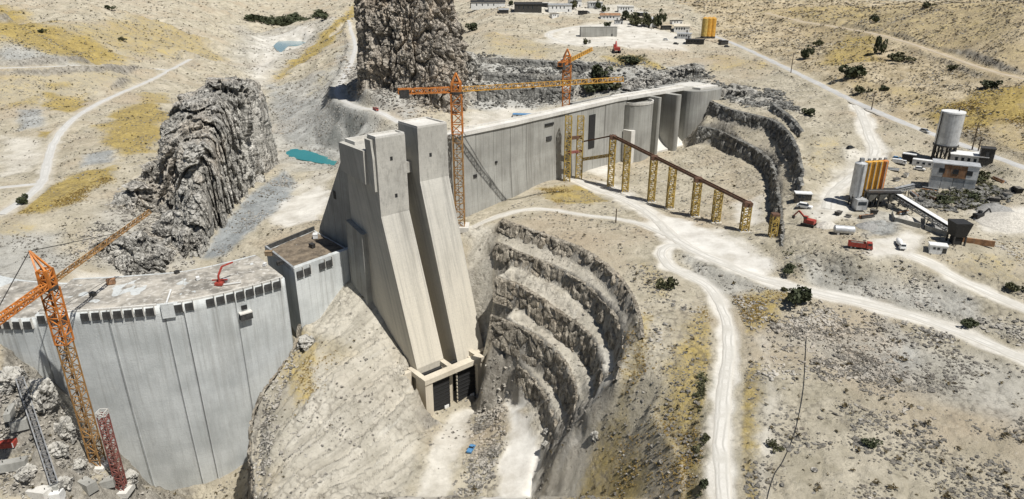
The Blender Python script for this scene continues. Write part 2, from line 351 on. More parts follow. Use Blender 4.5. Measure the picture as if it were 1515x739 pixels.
# pit ramp strip, outer edge
HL((964, 486, 146.5), (955, 520, 150), (934, 560, 158), (901, 605, 172), (868, 652, 188), (838, 700, 203), (815, 750, 214))
H_((985, 560, 152), (935, 640, 172), (900, 739, 190), (1005, 680, 157), (960, 739, 172), (960, 610, 161), (1010, 739, 160), (803, 700, 216), (795, 739, 222), (985, 450, 145), (955, 440, 143), (930, 390, 141.5), (880, 350, 140.5), (960, 370, 141))
# crest toe and the ground before the wall
HL((684, 323, 150), (731, 302, 147), (760, 294, 145.5), (800, 275, 143.5), (838, 258, 143))
HL((694, 340, 152), (740, 318, 143), (795, 309, 142.5), (861, 318, 142), (946, 331, 141), (985, 350, 140.5))
H_((800, 290, 142.5), (860, 292, 143), (900, 310, 142))
HL((845, 262, 144), (888, 281, 144), (929, 298, 143), (963, 318, 141.5), (990, 345, 140.5))
# channel floor
H_((907, 268, 145), (929, 276, 145), (968, 294, 143.5), (996, 311, 142), (1033, 322, 140.5), (1064, 335, 139), (1105, 349, 137.5), (1040, 240, 145), (1000, 250, 145.5), (960, 240, 146), (1090, 280, 144), (1060, 300, 142.5), (1100, 315, 141), (1010, 222, 145), (920, 240, 146), (880, 245, 145))
H_((1135, 365, 138.5), (1140, 385, 139.5))
# bank up to the batching plant
HL((1180, 385, 136), (1215, 402, 139), (1260, 420, 141), (1330, 440, 142), (1420, 462, 142.5), (1515, 500, 143.5))
HL((1186, 345, 129), (1225, 366, 129), (1262, 376, 128.5), (1300, 375, 128), (1335, 375, 128), (1360, 370, 128), (1420, 362, 127))
H_((1230, 320, 127), (1200, 300, 126), (1262, 305, 127), (1300, 340, 127.5), (1340, 330, 127), (1400, 325, 126), (1400, 355, 127), (1450, 330, 126), (1515, 345, 127), (1515, 310, 123), (1720, 350, 127), (1460, 290, 121), (1400, 285, 121), (1340, 285, 122), (1440, 270, 118), (1390, 255, 118.5), (1340, 250, 119.5), (1300, 260, 122), (1240, 270, 123), (1510, 270, 114), (1460, 245, 114), (1400, 235, 116), (1340, 232, 116))
H_((1345, 385, 130), (1405, 412, 134), (1465, 440, 137.5), (1515, 462, 139), (1720, 520, 141))
H_((1190, 265, 121), (1195, 230, 116), (1215, 300, 124.5))
# main road and ramp
HL((1040, 48, 80), (1060, 55, 81), (1100, 71, 84), (1180, 109, 90), (1270, 153, 98), (1330, 179, 102), (1400, 206, 107), (1515, 248, 111), (1720, 320, 116))
HL((1274, 166, 100), (1284, 196, 106), (1294, 226, 113))
H_((1220, 160, 101), (1200, 200, 108), (1240, 200, 108), (1250, 240, 117), (1110, 120, 97), (1060, 110, 96), (1150, 150, 101), (1205, 190, 107))
# right hill
H_((1260, 108, 84), (1350, 130, 88), (1450, 172, 95), (1515, 200, 100), (1500, 122, 78), (1400, 92, 74), (1300, 60, 65), (1200, 60, 76), (1150, 30, 66), (1220, 20, 54), (1320, 20, 46), (1420, 40, 49), (1515, 50, 48), (1515, 6, 27), (1400, 2, 30), (1100, 20, 58), (1000, 6, 56), (1720, 60, 53), (1720, 200, 92), (1720, 2, 25))
# plateau and town
H_((720, 60, 76), (800, 60, 78), (880, 60, 80), (950, 75, 82), (1000, 62, 80), (720, 20, 58), (800, 22, 60), (900, 28, 63), (980, 30, 65), (760, 4, 46), (900, 6, 52), (700, 75, 82), (960, 100, 93), (1020, 90, 89), (900, 110, 100), (1000, 118, 99), (1035, 112, 96), (930, 130, 112), (980, 126, 108))
H_((740, 168, 134), (790, 168, 134), (840, 152, 131), (710, 180, 136), (690, 190, 138), (880, 140, 120))
# scree valley and far river
HL((529, 20, 100), (516, 37, 112), (525, 64, 120), (522, 85, 123), (509, 115, 127), (498, 139, 128.5), (522, 156, 127), (556, 164, 126.5), (590, 185, 131))
H_((536, 120, 102), (565, 135, 112), (600, 152, 121), (640, 173, 131))
HL((528, 8, 84), (500, 45, 126), (470, 72, 150), (430, 104, 166), (405, 121, 171))
H_((470, 105, 153), (440, 150, 163), (460, 190, 160), (470, 165, 150), (500, 180, 141), (520, 205, 146), (560, 190, 134.5), (600, 200, 137), (540, 232, 153), (482, 204, 160))
HL((400, 126, 172), (398, 150, 172), (402, 185, 172), (418, 214, 172), (470, 219, 171.5), (510, 228, 169))
H_((400, 60, 176), (440, 50, 176), (450, 35, 172), (400, 35, 172), (360, 60, 168), (380, 100, 172), (430, 80, 174), (350, 100, 166))
H_((430, 240, 172.5), (470, 247, 172), (495, 245, 171), (490, 260, 171), (450, 270, 171), (425, 262, 172), (430, 300, 170), (470, 300, 169), (400, 300, 172), (350, 335, 173), (320, 372, 175), (380, 340, 172), (420, 190, 170))
# plateau and hills on the left
H_((0, 420, 160), (-200, 430, 160), (60, 400, 165), (130, 395, 172), (200, 392, 176), (250, 388, 178), (0, 322, 150), (-200, 330, 150), (60, 272, 150), (100, 330, 155), (150, 325, 156), (180, 270, 150), (215, 240, 146), (120, 230, 144), (0, 230, 147), (0, 170, 134), (-200, 200, 140), (80, 170, 132), (150, 150, 132), (210, 130, 132), (250, 104, 132), (120, 98, 118), (0, 100, 114), (-200, 110, 108), (200, 190, 140), (240, 150, 137), (300, 95, 142), (330, 80, 150), (228, 236, 143), (255, 300, 163), (283, 362, 176), (230, 340, 166))
H_((0, 82, 104), (100, 84, 108), (190, 88, 118), (60, 60, 86), (130, 62, 96), (0, 40, 64), (0, 14, 42), (80, 32, 66), (160, 40, 84), (240, 60, 110), (200, 20, 74), (120, 4, 50), (280, 30, 112), (330, 40, 140), (300, 4, 82), (380, 4, 120), (440, 8, 130), (490, 6, 110), (-200, 60, 90), (-200, 10, 53))
# rock slab before the dam and the river bed
HL((528, 416, 173), (552, 450, 182), (575, 490, 194), (597, 527, 203), (606, 540, 206))
H_((470, 520, 190), (530, 480, 187), (510, 440, 180), (580, 560, 205), (440, 570, 199), (500, 570, 199), (520, 620, 209), (450, 650, 208), (560, 640, 218), (470, 735, 213), (540, 735, 221), (400, 735, 214), (620, 640, 226), (575, 690, 225), (600, 590, 211))
H_((662, 632, 233), (708, 618, 233), (748, 592, 221), (775, 606, 214), (798, 660, 217), (785, 739, 226), (700, 739, 230), (620, 739, 229), (700, 680, 228), (720, 575, 222), (745, 560, 212))
H_((300, 739, 279), (232, 741, 277), (340, 728, 277), (364, 705, 272), (262, 742, 279), (300, 790, 279), (212, 738, 266), (196, 712, 246), (175, 690, 228), (145, 690, 227.5), (120, 739, 226), (60, 739, 222), (0, 739, 218), (0, 680, 208), (60, 660, 205), (100, 620, 205), (30, 560, 180), (0, 560, 178), (90, 580, 200), (-200, 560, 170), (-200, 739, 205))
# pad of the intake portal
_TW = lambda r, f, z: (-71.4 + .765 * r + .644 * f, 351.9 + .644 * r - .765 * f, z)
line([_TW(-3.4, 26, 68), _TW(-3.4, 40, 66), _TW(-3.4, 45, 66)]); line([_TW(-5.5, 20, 95), _TW(-5.5, 29, 91), _TW(-5.5, 38, 86), _TW(-5.5, 45, 79)])
for r_ in (4, 14, 24, 34, 40):
    for f_ in (22, 34, 44, 50): addpt(_TW(r_, f_, 66 if f_ > 30 else 75))
# shotcrete slope right of the intake
H_((700, 400, 167), (715, 365, 157), (720, 440, 181), (718, 500, 196), (722, 530, 214))
H_((640, 340, 151), (600, 420, 175))
for p in [(-420, 60, 60), (-120, 60, 60), (0, 60, 70), (80, 70, 138), (250, 60, 148), (420, 60, 150), (-2600, 4400, 330), (-900, 4400, 210), (0, 4400, 260), (1200, 4400, 360), (3600, 4400, 420), (-1500, 2600, 265), (600, 2200, 285), (2200, 2400, 330), (-700, 3000, 205), (-300, 3300, 200), (-2600, 2400, 320)]: addpt(p)

_cd = delaunay_2d_cdt([Vector(p[:2]) for p in pts], edges, [], 0, 1e-4)
cv = np.array([tuple(v) for v in _cd[0]]); cz = np.zeros(len(cv)); PA = np.array(pts)
for i, src in enumerate(_cd[3]):
    if len(src): cz[i] = PA[src, 2].mean()
    else:
        dd = np.hypot(PA[:, 0] - cv[i, 0], PA[:, 1] - cv[i, 1]); k = np.argsort(dd)[:3]; w = 1 / (dd[k] + 1e-3); cz[i] = (PA[k, 2] * w).sum() / w.sum()
NR, NC = 1060, 640
Y0, Y1, UM, UOFF = 100.0, 4300.0, 0.86, 60.0
LR = math.log(Y1 / Y0) / (NR - 1); DU = 2 * UM / (NC - 1)
rowY = Y0 * np.exp(LR * np.arange(NR)); colU = -UM + DU * np.arange(NC)
GY = np.repeat(rowY[:, None], NC, 1); GX = colU[None, :] * (GY + UOFF)
HG = np.full((NR, NC), np.nan)
for tri in _cd[2]:
    a, b_, c_ = cv[tri[0]], cv[tri[1]], cv[tri[2]]
    det = (b_[0] - a[0]) * (c_[1] - a[1]) - (c_[0] - a[0]) * (b_[1] - a[1])
    if abs(det) < 1e-9: continue
    ys = (a[1], b_[1], c_[1]); us = [p[0] / (p[1] + UOFF) for p in (a, b_, c_)]
    r0 = max(0, int(math.floor(math.log(max(min(ys), 1) / Y0) / LR))); r1 = min(NR - 1, int(math.ceil(math.log(max(max(ys), 1) / Y0) / LR)))
    c0 = max(0, int(math.floor((min(us) + UM) / DU))); c1 = min(NC - 1, int(math.ceil((max(us) + UM) / DU)))
    if r1 < r0 or c1 < c0: continue
    X = GX[r0:r1 + 1, c0:c1 + 1] - a[0]; Y = GY[r0:r1 + 1, c0:c1 + 1] - a[1]
    w1 = (X * (c_[1] - a[1]) - (c_[0] - a[0]) * Y) / det; w2 = ((b_[0] - a[0]) * Y - X * (b_[1] - a[1])) / det
    ok = (w1 >= -1e-6) & (w2 >= -1e-6) & (w1 + w2 <= 1 + 1e-6)
    zz = cz[tri[0]] + w1 * (cz[tri[1]] - cz[tri[0]]) + w2 * (cz[tri[2]] - cz[tri[0]])
    sub = HG[r0:r1 + 1, c0:c1 + 1]; sub[ok] = zz[ok]
for r in range(NR):                                   # beyond the surveyed hull: carry the edge value outwards
    g = np.isfinite(HG[r])
    if g.any() and not g.all(): HG[r] = np.interp(np.arange(NC), np.nonzero(g)[0], HG[r][g])
g = np.isfinite(HG).all(1); fr = np.nonzero(g)[0]
for r in range(NR):
    if not g[r]: HG[r] = HG[fr[np.argmin(abs(fr - r))]]
def blur(A, n, s):
    k = np.exp(-0.5 * (np.arange(-n, n + 1) / s) ** 2); k /= k.sum()
    P = np.pad(A, ((n, n), (0, 0)), 'edge'); A = sum(k[i] * P[i:i + A.shape[0]] for i in range(2 * n + 1))
    P = np.pad(A, ((0, 0), (n, n)), 'edge'); return sum(k[i] * P[:, i:i + A.shape[1]] for i in range(2 * n + 1))
def slope_of(A):
    gy = np.gradient(A, axis=0) / np.gradient(GY, axis=0); gx = np.gradient(A, axis=1) / np.gradient(GX, axis=1)
    return np.hypot(gx, gy)
sl0 = slope_of(HG); steep = blur(np.clip((sl0 - 0.7) / 0.8, 0, 1), 8, 4); steep = np.clip(steep * 2.5, 0, 1)
HG = steep * blur(HG, 2, 0.8) + (1 - steep) * blur(HG, 16, 7)

def gidx(x, y):
    y = np.maximum(y, Y0 + 1e-3)
    r = np.clip(np.log(y / Y0) / LR, 0, NR - 1.001); c = np.clip((x / (y + UOFF) + UM) / DU, 0, NC - 1.001); return r, c
def sample(A, x, y):
    r, c = gidx(np.asarray(x, float), np.asarray(y, float)); i = r.astype(int); j = c.astype(int); fr_, fc = r - i, c - j
    return (A[i, j] * (1 - fr_) + A[i + 1, j] * fr_) * (1 - fc) + (A[i, j + 1] * (1 - fr_) + A[i + 1, j + 1] * fr_) * fc
def ground(x, y): return float(sample(HG, x, y))
_D = 105.0 * np.exp(np.linspace(0, math.log(42), 1800))
def hit(px, py, dmin=0.0, A=None):
    A = HG if A is None else A
    r = ray(px, py); D = _D[_D > dmin]; z = CAMZ + r[2] * D; g_ = sample(A, r[0] * D, r[1] * D)
    k = np.nonzero(z <= g_)[0]
    if not len(k): d = D[-1]
    elif k[0] == 0: d = D[0]
    else:
        i = k[0]; e0 = z[i - 1] - g_[i - 1]; e1 = g_[i] - z[i]; d = D[i - 1] + (D[i] - D[i - 1]) * e0 / (e0 + e1 + 1e-9)
    return Vector((r[0] * d, r[1] * d, CAMZ + r[2] * d))
HGRAW = HG.copy()

# ------------------------------------------------------------------ roads: graded into the ground, then laid as ribbons
ROADS = []
def road(label_name, pxs, width, kind='dust', dmin=0.0):
    P = np.array([tuple(hit(px, py, dmin, HGRAW)) for px, py in pxs]); P = catmull(P, 10); P = resample(P, 2.0)
    z = P[:, 2].copy()
    for _ in range(12): z[1:-1] = 0.25 * z[:-2] + 0.5 * z[1:-1] + 0.25 * z[2:]
    P[:, 2] = z; ROADS.append((label_name, P, width, kind))
road('haul_road', [(848, 264), (888, 281), (929, 298), (963, 318), (990, 345), (1020, 366), (1064, 387), (1119, 410), (1160, 421), (1220, 436), (1330, 462), (1420, 492), (1515, 531), (1640, 580)], 9.0)
road('haul_road', [(1010, 364), (990, 364), (979, 376), (990, 394), (1012, 405), (1048, 424), (1064, 448), (1076, 482), (1078, 520), (1074, 560), (1069, 610), (1067, 660), (1071, 739), (1074, 800)], 6.4)
road('dirt_track', [(700, 336), (740, 319), (795, 309), (861, 318), (905, 323), (946, 331), (985, 348)], 4.6)
road('main_road', [(1045, 50), (1060, 55), (1100, 71), (1180, 109), (1270, 153), (1330, 179), (1400, 206), (1515, 248), (1640, 292)], 9.5, 'asphalt')
road('dirt_road', [(1268, 156), (1276, 170), (1285, 197), (1295, 228), (1270, 255), (1235, 285), (1225, 310)], 9.0)
road('dirt_road', [(1345, 376), (1375, 388), (1405, 406), (1460, 432), (1515, 456), (1640, 505)], 8.0)
road('dirt_track', [(1135, 20), (1186, 32), (1247, 42), (1297, 51), (1351, 66), (1406, 85), (1453, 101), (1515, 117), (1640, 140)], 6.5, 'brown')
road('dirt_road', [(0, 318), (34, 296), (62, 270), (70, 240), (81, 210), (101, 183), (135, 159), (176, 139), (216, 122), (250, 105), (281, 88)], 8.5, 'grey')
road('dirt_road', [(-60, 103), (0, 101), (68, 99), (135, 97), (203, 100), (247, 104)], 9.0, 'grey')
road('dirt_track', [(-40, 285), (0, 278), (60, 272)], 7.0, 'grey')
road('dirt_road', [(516, 37), (525, 64), (522, 85), (509, 115), (499, 138), (522, 156), (556, 164), (592, 182)], 9.0, 'grey')
road('dirt_track', [(895, 62), (860, 66), (830, 62), (812, 50), (850, 40), (900, 36)], 9.0)

def poly_dist(X, Y, P, w):
    x0, x1, y0, y1 = P[:, 0].min() - w, P[:, 0].max() + w, P[:, 1].min() - w, P[:, 1].max() + w
    idx = np.nonzero((X > x0) & (X < x1) & (Y > y0) & (Y < y1))[0]
    best = np.full(len(idx), 1e9); zz = np.zeros(len(idx)); x, y = X[idx], Y[idx]
    for a, b_ in zip(P[:-1:2], P[2::2]):
        near = np.nonzero((x > min(a[0], b_[0]) - w) & (x < max(a[0], b_[0]) + w) & (y > min(a[1], b_[1]) - w) & (y < max(a[1], b_[1]) + w))[0]
        if not len(near): continue
        d = b_[:2] - a[:2]; L2 = (d * d).sum() + 1e-9
        t = np.clip(((x[near] - a[0]) * d[0] + (y[near] - a[1]) * d[1]) / L2, 0, 1)
        ds = np.hypot(x[near] - a[0] - t * d[0], y[near] - a[1] - t * d[1]); up = ds < best[near]
        kk = near[up]; best[kk] = ds[up]; zz[kk] = a[2] + t[up] * (b_[2] - a[2])
    return idx, best, zz
FX, FY = GX.ravel(), GY.ravel(); FZ = HG.ravel().copy()
road_near = np.zeros(NR * NC); dust = np.zeros(NR * NC); brown = np.zeros(NR * NC)
sstep = lambda e0, e1, x: (lambda t: t * t * (3 - 2 * t))(np.clip((x - e0) / (e1 - e0), 0, 1))
for nm, P, w, kind in ROADS:
    idx, ds, zz = poly_dist(FX, FY, P, w * 1.7 + 6)
    cell = 0.0035 * FY[idx]
    k = 1 - sstep(w * 0.62 + cell, w * 1.15 + 4 + cell, ds)
    FZ[idx] = FZ[idx] * (1 - k) + (zz - 0.12) * k
    road_near[idx] = np.maximum(road_near[idx], 1 - sstep(w * 0.6 + cell, w * 0.9 + 3, ds))
    jit = vnoise(FX[idx] * 0.12, FY[idx] * 0.12, 0, 5) * w * 0.25
    if kind == 'grey': dust[idx] = np.maximum(dust[idx], 0.35 * (1 - sstep(w * 0.45, w * 0.9, ds + jit)))
    if kind in ('dust',): dust[idx] = np.maximum(dust[idx], 0.85 * (1 - sstep(w * 0.45, w * 0.95, ds + jit)))
HG = FZ.reshape(NR, NC)

# ------------------------------------------------------------------ ground cover regions (fixed to the ground, given as outlines)
def region(pxs, soft, jitter=0.6, dmin=0.0):
    P = np.array([tuple(hit(px, py, dmin, HGRAW))[:2] for px, py in pxs]); w = soft * 2
    x0, y0 = P.min(0) - w; x1, y1 = P.max(0) + w
    idx = np.nonzero((FX > x0) & (FX < x1) & (FY > y0) & (FY < y1))[0]; x, y = FX[idx], FY[idx]
    inside = np.zeros(len(idx), bool); best = np.full(len(idx), 1e9); n = len(P)
    for i in range(n):
        a, b_ = P[i], P[(i + 1) % n]
        cond = ((a[1] > y) != (b_[1] > y)) & (x < (b_[0] - a[0]) * (y - a[1]) / (b_[1] - a[1] + 1e-12) + a[0]); inside ^= cond
        d = b_ - a; t = np.clip(((x - a[0]) * d[0] + (y - a[1]) * d[1]) / ((d * d).sum() + 1e-9), 0, 1)
        best = np.minimum(best, np.hypot(x - a[0] - t * d[0], y - a[1] - t * d[1]))
    sd = np.where(inside, best, -best) + jitter * soft * 1.6 * fbm(x / soft / 1.6, y / soft / 1.6, 0.0, 4, 21)
    return idx, sstep(-soft * 0.8, soft * 0.8, sd)
grass = np.zeros(NR * NC); grey = np.zeros(NR * NC); green = np.zeros(NR * NC); pale = np.zeros(NR * NC)
def paint(A, pxs, soft, amt=1.0, jitter=0.6):
    idx, k = region(pxs, soft, jitter); A[idx] = np.maximum(A[idx], k * amt)
for pxs, soft, amt in [
    ([(-60, 15), (30, 18), (80, 40), (140, 60), (195, 86), (110, 86), (-60, 80)], 40, 1.0), ([(90, 45), (200, 25), (310, 60), (335, 88), (230, 92)], 50, 0.6), ([(-60, 108), (120, 104), (240, 112), (200, 128), (100, 150), (-60, 175)], 30, 0.42), ([(1100, 14), (1400, 4), (1530, 20), (1530, 110), (1400, 80), (1250, 60)], 30, 0.42), ([(1180, 110), (1260, 125), (1420, 190), (1530, 235), (1530, 190), (1340, 130)], 12, 0.42),
    ([(70, 140), (130, 140), (136, 160), (100, 168), (55, 160)], 14, 0.9), ([(165, 165), (235, 148), (250, 180), (235, 225), (180, 238), (140, 205)], 16, 0.95),
    ([(55, 195), (88, 190), (80, 203), (55, 205)], 6, 0.9), ([(5, 315), (60, 280), (100, 262), (165, 247), (172, 265), (120, 297), (60, 315)], 10, 1.0), ([(60, 125), (110, 118), (110, 132), (65, 133)], 10, 0.7), ([(0, 150), (60, 145), (60, 160), (0, 160)], 12, 0.6),
    ([(210, 140), (250, 140), (250, 155), (215, 155)], 12, 0.7), ([(-40, 330), (20, 320), (60, 330), (30, 350), (-40, 350)], 10, 0.4),
    ([(527, 10), (531, 24), (482, 76), (425, 113), (404, 121), (450, 76)], 22, 0.95), ([(470, 105), (500, 100), (480, 130), (455, 140)], 20, 0.35),
    ([(1200, 95), (1250, 56), (1295, 52), (1305, 92), (1230, 98)], 12, 0.75), ([(1360, 172), (1450, 132), (1530, 124), (1530, 182), (1440, 192), (1380, 186)], 12, 0.95), ([(1150, 12), (1280, 8), (1330, 24), (1200, 34)], 16, 0.55), ([(1420, 55), (1515, 40), (1515, 60), (1430, 75)], 14, 0.3),
    ([(985, 540), (1020, 470), (1052, 455), (1062, 600), (1060, 739), (1000, 760), (960, 640)], 9, 0.72), ([(880, 630), (935, 600), (965, 700), (930, 760), (850, 760)], 9, 0.75), ([(1085, 560), (1122, 540), (1126, 620), (1108, 760), (1082, 760)], 6, 0.8),
    ([(795, 282), (870, 274), (905, 296), (870, 306), (815, 302)], 7, 0.8), ([(890, 84), (960, 84), (990, 103), (900, 102)], 14, 0.8), ([(1090, 440), (1172, 432), (1165, 478), (1100, 500)], 8, 0.75), ([(940, 380), (1000, 400), (1000, 440), (960, 440)], 7, 0.45), ([(905, 535), (930, 480), (960, 470), (950, 560), (915, 620)], 6, 0.55),
    ([(1180, 205), (1240, 200), (1250, 245), (1200, 270)], 9, 0.35), ([(1390, 385), (1515, 370), (1530, 430), (1440, 415)], 9, 0.45), ([(715, 50), (800, 62), (830, 85), (720, 88)], 16, 0.45), ([(1040, 80), (1140, 85), (1150, 105), (1050, 105)], 14, 0.45), ([(400, 540), (470, 500), (470, 580), (430, 620)], 5, 0.6), ([(455, 500), (520, 520), (480, 540)], 5, 0.35)]:
    paint(grass, pxs, soft, amt)
for pxs, soft, amt in [
    ([(955, 330), (985, 360), (1040, 385), (1135, 412), (1140, 385), (1060, 345), (1010, 325), (975, 315)], 5, 1.0), ([(870, 262), (905, 270), (960, 300), (985, 330), (950, 318), (900, 290)], 6, 0.8), ([(1060, 335), (1100, 352), (1135, 385), (1080, 380), (1040, 360)], 6, 0.75), ([(1080, 300), (1125, 290), (1130, 330), (1090, 330)], 5, 0.7), ([(870, 225), (905, 228), (905, 262), (865, 255)], 6, 0.8),
    ([(748, 586), (782, 615), (802, 662), (796, 705), (775, 760), (700, 760), (742, 683), (753, 637)], 4, 1.0), ([(665, 617), (702, 606), (692, 650), (668, 700), (640, 760), (580, 760), (630, 680)], 4, 0.7),
    ([(1200, 300), (1260, 305), (1260, 320), (1220, 330), (1190, 318)], 5, 0.7), ([(1270, 365), (1340, 340), (1370, 350), (1345, 378), (1290, 382)], 5, 0.85), ([(1440, 312), (1530, 300), (1530, 350), (1450, 345)], 6, 0.75), ([(1320, 320), (1365, 322), (1365, 338), (1325, 332)], 3, 0.7), ([(1255, 220), (1310, 222), (1300, 250), (1240, 300), (1210, 290)], 6, 0.6),
    ([(415, 300), (475, 270), (490, 290), (470, 325), (430, 335), (400, 330)], 6, 0.85), ([(60, 430), (140, 405), (240, 400), (200, 420), (90, 440)], 6, 0.8), ([(430, 280), (470, 255), (500, 255), (480, 275), (450, 290)], 8, 0.5),
    ([(800, 62), (850, 38), (930, 30), (990, 48), (1030, 62), (1000, 74), (900, 70), (850, 68)], 16, 0.75), ([(700, 8), (860, 4), (960, 20), (900, 24), (760, 20)], 20, 0.5), ([(690, 165), (760, 155), (830, 165), (800, 178), (690, 195)], 10, 0.6), ([(380, 60), (440, 45), (470, 45), (420, 80), (395, 100), (380, 130)], 30, 0.6), ([(1128, 500), (1140, 540), (1128, 600), (1120, 700), (1135, 739), (1150, 600)], 4, 0.5), ([(0, 200), (60, 205), (70, 240), (0, 262)], 12, 0.55), ([(890, 505), (900, 560), (870, 610), (830, 690), (860, 640), (920, 545)], 4, 0.5)]:
    paint(dust, pxs, soft, amt)
for pxs, soft, amt in [
    ([(400, 130), (500, 100), (520, 60), (530, 100), (500, 145), (590, 190), (560, 230), (420, 215)], 20, 0.8), ([(310, 378), (330, 330), (400, 270), (425, 255), (440, 275), (420, 310), (380, 335), (330, 378)], 6, 1.0), ([(400, 126), (395, 200), (420, 250), (500, 250), (560, 200), (500, 150)], 16, 0.7), ([(1135, 500), (1200, 480), (1420, 520), (1530, 560), (1530, 640), (1300, 560)], 14, 0.55), ([(1180, 380), (1260, 380), (1420, 440), (1500, 490), (1330, 455), (1200, 420)], 8, 0.75), ([(1010, 375), (1060, 395), (1120, 420), (1150, 430), (1060, 440), (1020, 410)], 6, 0.7),
    ([(0, 350), (90, 340), (100, 400), (40, 430), (-40, 420)], 10, 0.8), ([(220, 250), (140, 320), (130, 395), (290, 395)], 14, 0.6), ([(130, 230), (170, 225), (165, 240), (120, 250)], 6, 0.9), ([(30, 165), (60, 165), (60, 185), (30, 190)], 8, 0.8), ([(0, 80), (120, 84), (110, 92), (0, 92)], 14, 0.8), ([(500, 85), (540, 110), (640, 160), (600, 175), (520, 150), (500, 135)], 12, 0.8), ([(690, 84), (900, 92), (1040, 96), (1050, 130), (900, 138), (690, 160)], 12, 0.95), ([(1050, 125), (1150, 140), (1175, 165), (1060, 148)], 8, 0.8), ([(1270, 310), (1320, 315), (1330, 350), (1280, 350)], 5, 0.6), ([(380, 600), (470, 560), (620, 620), (600, 760), (370, 760)], 8, 0.35), ([(1310, 470), (1350, 500), (1330, 560), (1290, 560)], 6, 0.6), ([(350, 40), (500, 30), (460, 80), (360, 130)], 40, 0.5)]:
    paint(grey, pxs, soft, amt)
for pxs, soft, amt in [([(1040, 560), (1060, 560), (1060, 739), (1035, 739), (1045, 640)], 4, 0.7), ([(1360, 285), (1470, 275), (1490, 300), (1400, 310)], 5, 0.8), ([(915, 85), (955, 84), (955, 94), (920, 95)], 8, 0.8), ([(1160, 370), (1185, 385), (1175, 405), (1155, 400)], 4, 0.5), ([(1440, 258), (1470, 256), (1470, 275), (1440, 280)], 5, 0.6)]:
    paint(green, pxs, soft, amt)
for pxs, soft, amt in [([(690, 335), (735, 330), (736, 380), (730, 450), (722, 520), (700, 525)], 5, 1.0), ([(440, 470), (525, 415), (600, 530), (630, 600), (620, 660), (560, 760), (400, 760), (450, 560), (540, 520), (470, 500)], 7, 0.8), ([(740, 330), (800, 345), (870, 375), (935, 440), (950, 490), (905, 570), (815, 675), (760, 570), (725, 480)], 4, 0.75), ([(950, 490), (960, 500), (895, 610), (820, 745), (800, 745), (815, 680), (880, 605), (915, 560)], 3, 0.7)]:
    paint(pale, pxs, soft, amt)
slate = np.zeros(NR * NC)
for pxs, soft, amt in [([(300, 380), (330, 330), (395, 272), (420, 252), (436, 268), (425, 298), (390, 328), (335, 378)], 4, 1.0), ([(400, 130), (440, 150), (500, 140), (560, 190), (520, 215), (420, 212)], 14, 0.4), ([(130, 230), (168, 224), (160, 240), (120, 250)], 5, 0.7), ([(28, 165), (60, 165), (60, 186), (30, 190)], 6, 0.6), ([(1280, 325), (1325, 328), (1330, 345), (1285, 345)], 4, 0.7), ([(1300, 545), (1350, 500), (1360, 530), (1320, 570)], 5, 0.4), ([(0, 82), (110, 85), (100, 93), (0, 93)], 12, 0.5)]: paint(slate, pxs, soft, amt)
hillband = np.zeros(NR * NC); paint(hillband, [(1000, 4), (1060, 50), (1180, 104), (1270, 148), (1400, 200), (1640, 285), (1640, -10), (1000, -10)], 14, 1.0)

# ------------------------------------------------------------------ relief on the sheet
slp = slope_of(HG).ravel(); calm = np.clip(np.maximum(road_near, dust * 0.8), 0, 1)
norock = np.zeros(NR * NC)
for pxs, soft in [([(955, 480), (1060, 440), (1075, 560), (1060, 780), (800, 780), (815, 690), (900, 600)], 8), ([(440, 470), (525, 415), (600, 530), (632, 600), (620, 660), (570, 780), (392, 780), (385, 600)], 4), ([(690, 335), (738, 330), (738, 380), (732, 450), (722, 530), (700, 525)], 4), ([(400, 126), (500, 90), (515, 110), (500, 142), (600, 190), (560, 240), (418, 220)], 14), ([(1170, 370), (1260, 370), (1420, 420), (1515, 480), (1330, 470), (1180, 420)], 6)]: paint(norock, pxs, soft)
rockm = np.clip((slp - 0.62) / 0.5, 0, 1) * (1 - 0.9 * norock)
rough = (0.25 + 0.5 * grey + 1.6 * rockm) * (1 - 0.92 * calm)
lod = np.clip(FY / 300.0, 0.6, 4.0)
n_big = fbm(FX / 30, FY / 30, 0, 4, 3); n_mid = fbm(FX / 7.5, FY / 7.5, FZ / 9, 4, 4, ridged=True); n_fine = fbm(FX / 2.4, FY / 2.4, FZ / 3, 3, 6)
farm = np.clip((FY - 750) / 700, 0, 1) * np.clip((-FX - 120) / 200, 0, 1)
FZ2 = FZ + farm * (16 * fbm(FX / 190, FY / 190, 0, 4, 33, ridged=True) + 5 * fbm(FX / 45, FY / 45, 0, 3, 34, ridged=True) - 4) * (1 - road_near) + n_big * 1.5 * (1 - calm) * np.clip(lod, 1, 4) + (n_mid - 0.1) * rough * 1.2 + n_fine * rough * 0.55
slabm = np.zeros(NR * NC); paint(slabm, [(440, 520), (560, 500), (628, 600), (615, 660), (560, 780), (395, 780), (390, 640)], 6)
qq = 0.866 * FX - 0.5 * FY + 3 * fbm(FX / 18, FY / 18, 0, 3, 55); _saw = lambda v: np.mod(v, 1.0) ** 1.5
FZ2 += slabm * (4.6 * _saw(-qq / 17) + 2.2 * _saw(-qq / 6.1 + .3) + .7 * _saw(-qq / 2.2) - 3.2)
# gullies on the open ground
gul = fbm(FX / 22 + 5, FY / 22, 0, 3, 9); gv = np.exp(-(gul / 0.05) ** 2)
FZ2 -= gv * 1.1 * (1 - calm) * (1 - rockm) * (0.4 + 0.6 * np.maximum(hillband, grey * 0.6))
